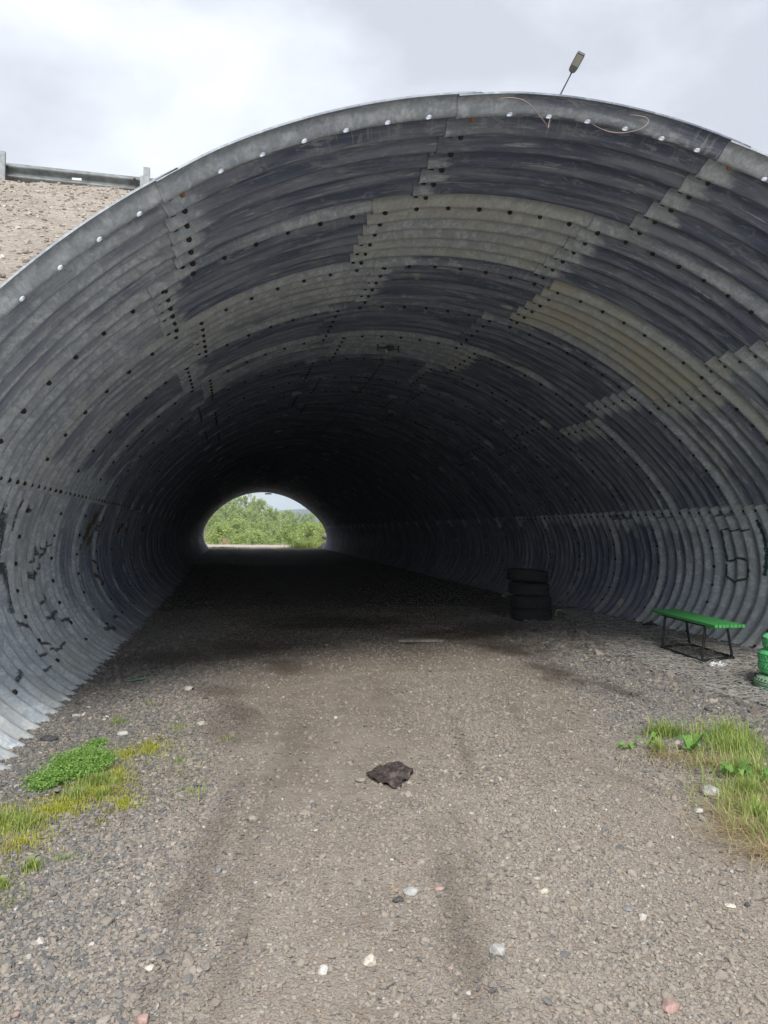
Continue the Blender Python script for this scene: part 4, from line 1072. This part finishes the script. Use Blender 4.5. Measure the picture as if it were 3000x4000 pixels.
def blades(name, base, length, width, lean, col, mat, kind='stuff', label=None, cat=None, loc=(0, 0, 0), flat=0.0):
    n = len(base); az = rng.uniform(0, 2 * PI, n); dirv = np.stack([np.cos(az), np.sin(az), 0 * az], -1); side = np.stack([-np.sin(az), np.cos(az), 0 * az], -1)
    L = length * rng.uniform(.5, 1.15, n); le = lean * rng.uniform(.2, 1.3, n); segs = 3; V = np.zeros((n, 2 * segs + 1, 3))
    for i in range(segs):
        t = i / segs; up = L * t * (1 - .35 * le * t); out_ = L * le * t * t
        c = base + dirv * out_[:, None]; c[:, 2] += up * (1 - flat); w = width * (1 - t * .75)
        V[:, 2 * i] = c - side * w / 2; V[:, 2 * i + 1] = c + side * w / 2
    c = base + dirv * (L * le)[:, None]; c[:, 2] += L * (1 - .35 * le) * (1 - flat); V[:, -1] = c
    F = []
    o_ = np.arange(n)[:, None] * (2 * segs + 1)
    for i in range(segs - 1): F.append(o_ + np.array([[2 * i, 2 * i + 1, 2 * i + 3, 2 * i + 2]]))
    F.append(o_ + np.array([[2 * segs - 2, 2 * segs - 1, 2 * segs, 2 * segs]]))
    # split into tris to keep one face size
    T = []
    for f in F:
        T.append(f[:, [0, 1, 2]]);
        if (f[0, 2] != f[0, 3]): T.append(f[:, [0, 2, 3]])
    me = np_mesh(name, (V.reshape(-1, 3) - np.array(loc)), np.vstack(T)); fattr(me, 'gc', np.repeat(col, 2 * segs + 1))
    o = link(name, me, mat, None, loc)
    if kind: o['kind'] = kind
    if label: o['label'] = label
    if cat: o['category'] = cat
    return o
def pts_in(n, blobs):
    P = []
    w = np.array([b[4] for b in blobs]); w = w / w.sum()
    for b, k in zip(blobs, rng.multinomial(n, w)):
        r = np.abs(rng.normal(0, .62, k)); a = rng.uniform(0, 2 * PI, k)
        P.append(np.stack([b[0] + b[2] * r * np.cos(a), b[1] + b[3] * r * np.sin(a)], -1))
    P = np.vstack(P); return np.column_stack([P, ground_z(P[:, 0], P[:, 1])])
B_ = pts_in(9500, [(-.98, 3.50, .22, .22, 3), (-.80, 3.62, .16, .14, 2), (-.66, 3.78, .14, .15, 2), (-.60, 4.0, .10, .25, 1.6), (-.48, 4.5, .14, .2, 1.2), (-.62, 4.4, .1, .16, .8), (-.85, 3.25, .12, .12, .8), (-.9, 2.95, .08, .1, .3), (-.5, 3.6, .10, .12, .6)])
blades('moss_grass', B_, .028, .004, .6, np.clip(rng.normal(.55, .25, len(B_)), 0, 1), M_moss, label='short yellow-green grass on the left verge')
B_ = pts_in(2600, [(-.68, 3.92, .10, .10, 3), (-.74, 3.75, .06, .07, 1), (-.9, 3.42, .1, .1, 1.2), (-.98, 3.5, .1, .12, 1), (-.62, 3.72, .05, .05, .6), (-.75, 2.99, .03, .03, .5), (-.83, 2.86, .04, .04, .4)])
blades('green_grass', B_, .06, .004, .7, np.clip(rng.normal(.55, .25, len(B_)), 0, 1), M_grass, label='bright green grass tufts in the left verge')
B_ = pts_in(900, [(-.35, 4.9, .15, .2, 1), (-.75, 5.1, .12, .2, 1.2), (-.3, 4.2, .18, .3, 1.2), (-.2, 3.7, .1, .2, .6), (-.6, 5.6, .1, .2, .5), (-.8, 2.75, .08, .1, .5), (-.65, 3.05, .1, .08, .5), (-.05, 4.6, .1, .1, .3)])
blades('sparse_grass', B_, .035, .0035, .7, np.clip(rng.normal(.4, .25, len(B_)), 0, 1), M_grass, label='sparse green sprouts in the gravel on the left')
B_ = pts_in(3900, [(3.0, 4.0, .28, .22, 3), (2.68, 4.15, .16, .08, 1.3), (2.9, 3.75, .3, .2, 3), (2.62, 3.45, .22, .22, 2.4), (2.45, 3.1, .22, .25, 3.2), (2.3, 2.85, .18, .2, 2.6), (2.75, 3.2, .3, .3, 3), (2.2, 2.65, .1, .12, 1)])
B_ = B_[fbm(B_[:, 0], B_[:, 1], 4.5, 3, 92) + rng.normal(0, .05, len(B_)) > .42]
blades('verge_grass', B_, .14 * (.45 + 1.1 * fbm(B_[:, 0], B_[:, 1], 5, 3, 91)), .005, .75, np.clip(rng.normal(.45, .28, len(B_)), 0, 1), M_grass, label='tall green grass on the right verge')
B_ = pts_in(2300, [(2.45, 3.0, .28, .25, 3), (2.2, 2.75, .18, .18, 2), (2.6, 3.6, .3, .2, .8), (2.1, 2.55, .1, .1, .6), (2.4, 3.75, .15, .1, .3)])
blades('straw', B_, .20, .0035, 1.6, rng.random(len(B_)), M_dry, label='dry yellow straw lying in the right verge grass', flat=.55)
B_ = pts_in(170, [(-.62, 3.80, .08, .06, 2), (-.88, 3.25, .1, .08, 1.6), (-.5, 4.5, .1, .15, .4), (-.55, 3.45, .12, .06, .3)])
blades('straw', B_, .13, .003, 2.0, rng.random(len(B_)), M_dry, label='dry straw lying in the left verge grass', flat=.7)
B_ = pts_in(260, [(2.43, 3.83, .035, .035, 1)])
blades('grass_tuft', B_, .11, .004, .8, np.clip(rng.normal(.6, .25, len(B_)), 0, 1), M_grass, kind=None, label='separate grass tuft in the gravel left of the right-hand verge', cat='grass tuft', loc=(2.43, 3.83, float(gz(2.43, 3.83))))
B_ = pts_in(220, [(2.66, 4.2, .10, .05, 1)])
blades('grass_tuft', B_, .08, .004, .6, np.clip(rng.normal(.25, .2, len(B_)), 0, 1), M_grass, kind=None, label='dark green grass tuft at the far corner of the right-hand verge', cat='grass tuft', loc=(2.66, 4.2, float(gz(2.66, 4.2))))
# feathery weed clump: stems with tiny leaflets
def weed(cx, cy, rx, ry, h, n, label, mat):
    V = []; F = []; C_ = []
    c0 = np.array([cx, cy, float(gz(cx, cy))])
    for i in range(n):
        a = rng.uniform(0, 2 * PI); r = math.sqrt(rng.random()); x = cx + rx * r * math.cos(a); y = cy + ry * r * math.sin(a)
        z = float(ground_z(np.array(x), np.array(y))); hh = h * (1.05 - .5 * r) * rng.uniform(.7, 1.1); lx, ly = rng.normal(0, .02, 2)
        col = float(np.clip(rng.normal(.4, .25), 0, 1))
        for j in range(11):
            t = (j + 1) / 11; p = np.array([x + lx * t * 2, y + ly * t * 2, z + hh * t]) - c0
            d = rng.normal(0, 1, 3); d[2] = abs(d[2]) * .5; d /= np.linalg.norm(d); s = np.cross(d, rng.normal(0, 1, 3)); s /= np.linalg.norm(s)
            L = rng.uniform(.008, .018); k = len(V); V += [p, p + d * L * .5 + s * L * .22, p + d * L, p + d * L * .5 - s * L * .22]; F.append((k, k + 1, k + 2, k + 3)); C_ += [min(1, col + .3 * t)] * 4
    me = np_mesh('weed_clump', V, F, False); fattr(me, 'gc', C_); o = link('weed_clump', me, mat, None, c0); tag(o, label, 'weed'); return o
weed(-.80, 4.18, .14, .22, .10, 1000, 'bushy feathery green weed clump beside the left wall teeth', M_may)
weed(-.93, 3.98, .07, .12, .06, 240, 'low grey-green weed at the left end of the bushy clump', M_may)
weed(-.80, 4.62, .04, .07, .04, 90, 'small green sprout beyond the bushy clump', M_may)
# broad-leaved plants
def rosette(cx, cy, n, L, W, label, up=.5):
    V = []; F = []; C_ = []; c0 = np.array([cx, cy, float(gz(cx, cy)) + .01]); off = rng.uniform(0, 6)
    t = empty('leafy_plant', c0, 0, label, 'plant')
    for i in range(n):
        a = off + 2 * PI * i / n + rng.uniform(-.3, .3); l = L * rng.uniform(.7, 1.1); u = up * rng.uniform(.5, 1.3); V = []; F = []
        d = np.array([math.cos(a), math.sin(a), 0]); s = np.array([-math.sin(a), math.cos(a), 0])
        for j in range(7):
            q = j / 6; p = d * l * q * (1 - .2 * q) + np.array([0, 0, l * u * math.sin(q * 2.2)]); w = W * math.sin(PI * min(1, q * .93 + .06)) ** .8
            for m_ in (-1, 0, 1): V.append(p + s * w * m_ / 2 + np.array([0, 0, .15 * w * abs(m_) + .01 * math.sin(q * 9 + i)]))
        me = np_mesh('leaf', V, grid_faces(7, 3)); fattr(me, 'gc', np.full(21, float(np.clip(rng.normal(.35, .2), 0, 1)))); link('leaf', me, M_may, t)
rosette(2.29, 3.94, 4, .09, .035, 'small broad-leaved seedling alone in the gravel near the right-hand grass', .35)
rosette(2.42, 3.93, 3, .11, .035, 'plant with one upright pointed leaf above the separate grass tuft', .9)
rosette(2.55, 3.34, 7, .12, .055, 'broad-leaved dock plant behind the smooth boulder', .5)
rosette(2.72, 3.22, 8, .16, .075, 'large pale green dock plant at the right edge of the photo', .45)
rosette(2.60, 3.78, 6, .13, .05, 'dock plant growing among the tall grass at the back of the right-hand verge', .7)

# ------------------------------------------------------------------ beyond the far mouth
M_leafb = leaf_mat('birch_leaves', (.22, .32, .09), (.58, .66, .26), trans=.45)
M_leafs = leaf_mat('spruce_needles', (.02, .05, .018), (.05, .09, .03), trans=.1)
M_trunk = simple('birch_bark', (.38, .35, .31), .85, .3, 6)
M_trunkd = simple('spruce_bark', (.12, .09, .07), .9, .3, 6)
def crown_mesh(H, R, nclump, nleaf, seed, ls=.22):
    r = np.random.default_rng(seed); V = []; C_ = []
    cl = []
    for i in range(nclump):
        t = r.uniform(.22, 1.0); a = r.uniform(0, 2 * PI); rr_ = R * (math.sin(PI * min(1, (1.12 - t) * .95)) ** .7) * r.uniform(.25, 1.0)
        cl.append((rr_ * math.cos(a), rr_ * math.sin(a), H * t, r.uniform(.35, .75) * R * .45, r.random()))
    per = nleaf // nclump
    for cx, cy, cz, cr_, cc in cl:
        p = r.normal(0, 1, (per, 3)); p /= np.linalg.norm(p, axis=1)[:, None]; p *= (cr_ * r.random(per) ** .4)[:, None]; p = p + np.array([cx, cy, cz])
        d = r.normal(0, 1, (per, 3)); d /= np.linalg.norm(d, axis=1)[:, None]; e_ = np.cross(d, r.normal(0, 1, (per, 3))); e_ /= np.linalg.norm(e_, axis=1)[:, None]
        s = ls * r.uniform(.6, 1.2, per)[:, None]
        V.append(np.stack([p - d * s * .5, p + e_ * s * .3, p + d * s * .5, p - e_ * s * .3], 1).reshape(-1, 3)); C_.append(np.repeat(np.clip(cc * .6 + r.random(per) * .4, 0, 1), 4))
    V = np.vstack(V); F = np.arange(len(V)).reshape(-1, 4); me = np_mesh('crown', V, F, False); fattr(me, 'gc', np.concatenate(C_)); me.materials.append(M_leafb); return me, cl
def trunk_mesh(H, cl, mat, r0=.09):
    b = MB(); b.tube([(0, 0, -.3), (.03, 0, H * .35), (-.05, .04, H * .7), (0, 0, H * .97)], r0, 6, taper=.015)
    for cx, cy, cz, *_ in cl[::3]: b.tube([(0, 0, cz * .6), (cx * .5, cy * .5, cz * .85), (cx, cy, cz)], r0 * .35, 4, taper=.01)
    o = b.build('trunk', mat); me = o.data; bpy.data.objects.remove(o); return me
kinds = []
for i in range(5):
    H = 6.6 + i * .25; R_ = 2.1 + .18 * (i % 3); me, cl = crown_mesh(H, R_, 34, 2600, 100 + i, .30); kinds.append((me, trunk_mesh(H, cl, M_trunk)))
def spruce():
    V = []; r = np.random.default_rng(3); C_ = []
    H = 8
    for i in range(900):
        t = r.random() ** .8; z = H * (.08 + .92 * t); rr_ = (1 - t) * 1.35 * r.uniform(.5, 1) + .05; a = r.uniform(0, 2 * PI)
        d = np.array([math.cos(a), math.sin(a), -.35]); s = np.array([-math.sin(a), math.cos(a), 0]); p = np.array([0, 0, z]) + d * rr_ * .3; L = rr_ * .8 + .1
        V += [p, p + d * L * .6 + s * .13, p + d * L, p + d * L * .6 - s * .13]; C_ += [r.random()] * 4
    me = np_mesh('crown', V, np.arange(len(V)).reshape(-1, 4), False); fattr(me, 'gc', C_); me.materials.append(M_leafs)
    o = MB().tube([(0, 0, -.3), (0, 0, 7.8)], .12, 6, taper=.02).build('trunk', M_trunkd); tm = o.data; bpy.data.objects.remove(o); return me, tm
SPR = spruce()
def put_tree(x, y, pair, name, label, group, sc=1.0):
    z = float(ground_z(np.array(x), np.array(y)))
    t = empty(name, (x, y, z), random.uniform(0, 6), label, 'tree', group); t.scale = (sc, sc, sc)
    link('trunk', pair[1], None, t); link('crown', pair[0], None, t)
rows = []
lab_front = 'young birch in the front row beyond the far mouth, one of many alike'
y = 72
while y < 215:
    step = 2.6 + (y - 72) * .018
    lo, hi = -.045 * y - 1, .135 * y + 1.5; x = lo + random.uniform(0, step)
    while x < hi:
        rows.append((x + random.uniform(-.8, .8), y + random.uniform(-2.5, 2.5))); x += step * random.uniform(.85, 1.25)
    y += 7.2 + (y - 72) * .05
for i, (x, y) in enumerate(rows):
    fr = y < 88
    put_tree(x, y, kinds[i % 5], 'birch_tree', lab_front if fr else 'leafy birch on the wooded hillside seen through the far mouth, one of many alike',
             'birches in the front row beyond the tunnel' if fr else 'birches on the hillside beyond the tunnel', random.uniform(.72, 1.08) * (.85 if fr else 1.0))
print('trees', len(rows))
for (ph, yy, sc, lab) in ((.0184, 118, .6, 'dark spruce, leftmost of the conifers in the birch wood'), (.0240, 122, .55, 'slender dark spruce just right of the leftmost conifer'), (.0428, 125, .65, 'dark spruce, rightmost of the conifers in the birch wood'), (.031, 160, .6, 'small spruce higher up the wooded hill between the other conifers'), (.0905, 180, .7, 'tiny dark spruce on the skyline against the blue mountain')):
    put_tree(ph * yy, yy, SPR, 'spruce_tree', lab, 'spruces among the birches', sc)
# mountain
mp_ = []
MD = 1500.0
mxs = np.linspace(-500, 900, 90); prof_ = np.interp(mxs / MD, [-.3, .02, .06, .0766, .09, .1012, .115, .14, .2, .6], [.02, .020, .0262, .0272, .0279, .0278, .0262, .022, .018, .01])
rowsM = 26; V = []
for j in range(rowsM):
    t = j / (rowsM - 1); yy = MD - 650 + 650 * t * 1.0
    hgt = (prof_ * MD + EYE + 12) * (math.sin(t * PI / 2) ** 1.3) - 12
    V.append(np.stack([mxs * (.9 + .1 * t), np.full_like(mxs, yy), hgt + (fbm(mxs + 500, np.full_like(mxs, yy), .012, 4, 77) - .5) * 6 * math.sin(t * PI) ], -1))
for t in (.5, 1): V.append(np.stack([mxs, np.full_like(mxs, MD + 500 * t), (prof_ * MD + 13) * (1 - t) - 12], -1))
V = np.vstack(V); mt = link('mountain', np_mesh('mountain', V, grid_faces(rowsM + 2, 90)), simple('forested_slope', (.06, .075, .05), .9, .3, .02)); mt['kind'] = 'structure'
# grass, bush and rocks at the far mouth
def far_blades(name, blobs, n, L, mat, label):
    B = pts_in(n, blobs); blades(name, B, L, .02, .6, rng.random(len(B)), mat, label=label)
far_blades('roadside_grass', [(5.2, 50, 1.1, 2.0, 3), (4.3, 48.5, .6, 1.2, 1), (6.2, 55, 1.5, 3, 2)], 2200, .5, M_grass, 'tall green grass at the right of the far mouth')
far_blades('roadside_straw', [(-.55, 60, .5, .5, 1), (-2.5, 61, .5, .8, .3)], 160, .8, M_dry, 'dry grass clump on the far roadside')
far_blades('mouth_grass', [(-.6, 47.3, 1.4, .8, 1), (4.2, 46.9, 1.0, .4, .6)], 900, .12, M_grass, 'low grass in front of the far road')
me, cl = crown_mesh(1.7, .9, 16, 900, 400, .12)
for (x, y, sc, lab) in ((6.3, 51.2, 1.0, 'pale green bush beside the right edge of the far mouth'), (5.3, 49.6, .45, 'low leafy bush in the grass at the right of the far mouth'), (7.6, 56, 1.1, 'green bush behind the pale one at the far mouth')):
    t = empty('bush', (x, y, float(gz(x, y))), 0, lab, 'bush'); t.scale = (sc,) * 3
    link('crown', me, None, t); o = MB().tube([(0, 0, -.1), (0, 0, .9)], .03, 5, taper=.01).build('stem', M_trunk, t)
for i, (x, y, z_, s_) in enumerate(((5.98, 47.3, .15, .42), (6.1, 47.6, .75, .36), (5.75, 47.1, .05, .25), (6.25, 47.9, 1.2, .32), (5.5, 46.9, .02, .2), (6.5, 48.0, .5, .5), (6.6, 48.2, 1.5, .35))):
    o = link('boulder', stone_mesh(s_, s_ * .8, s_ * .7, 50 + i, .9, 2), RM['brown'], None, (x, y, float(gz(x, y)) + z_))
    tag(o, 'dark broken rock in the pile at the right edge of the far mouth', 'rock', 'rocks piled at the far mouth')

# ------------------------------------------------------------------ air
hz = MB().box((200, 950, 45), (1500, 2300, 170)).build('haze', None); hz['kind'] = 'stuff'; hz['label'] = 'thin bluish haze over the valley'
mh = bpy.data.materials.new('haze_air'); mh.use_nodes = True; t_ = mh.node_tree; t_.nodes.clear()
oo = t_.nodes.new('ShaderNodeOutputMaterial'); vv = t_.nodes.new('ShaderNodeVolumePrincipled'); vv.inputs['Color'].default_value = (.78, .91, 1.0, 1); vv.inputs['Density'].default_value = .00075
t_.links.new(vv.outputs[0], oo.inputs['Volume']); hz.data.materials.append(mh)
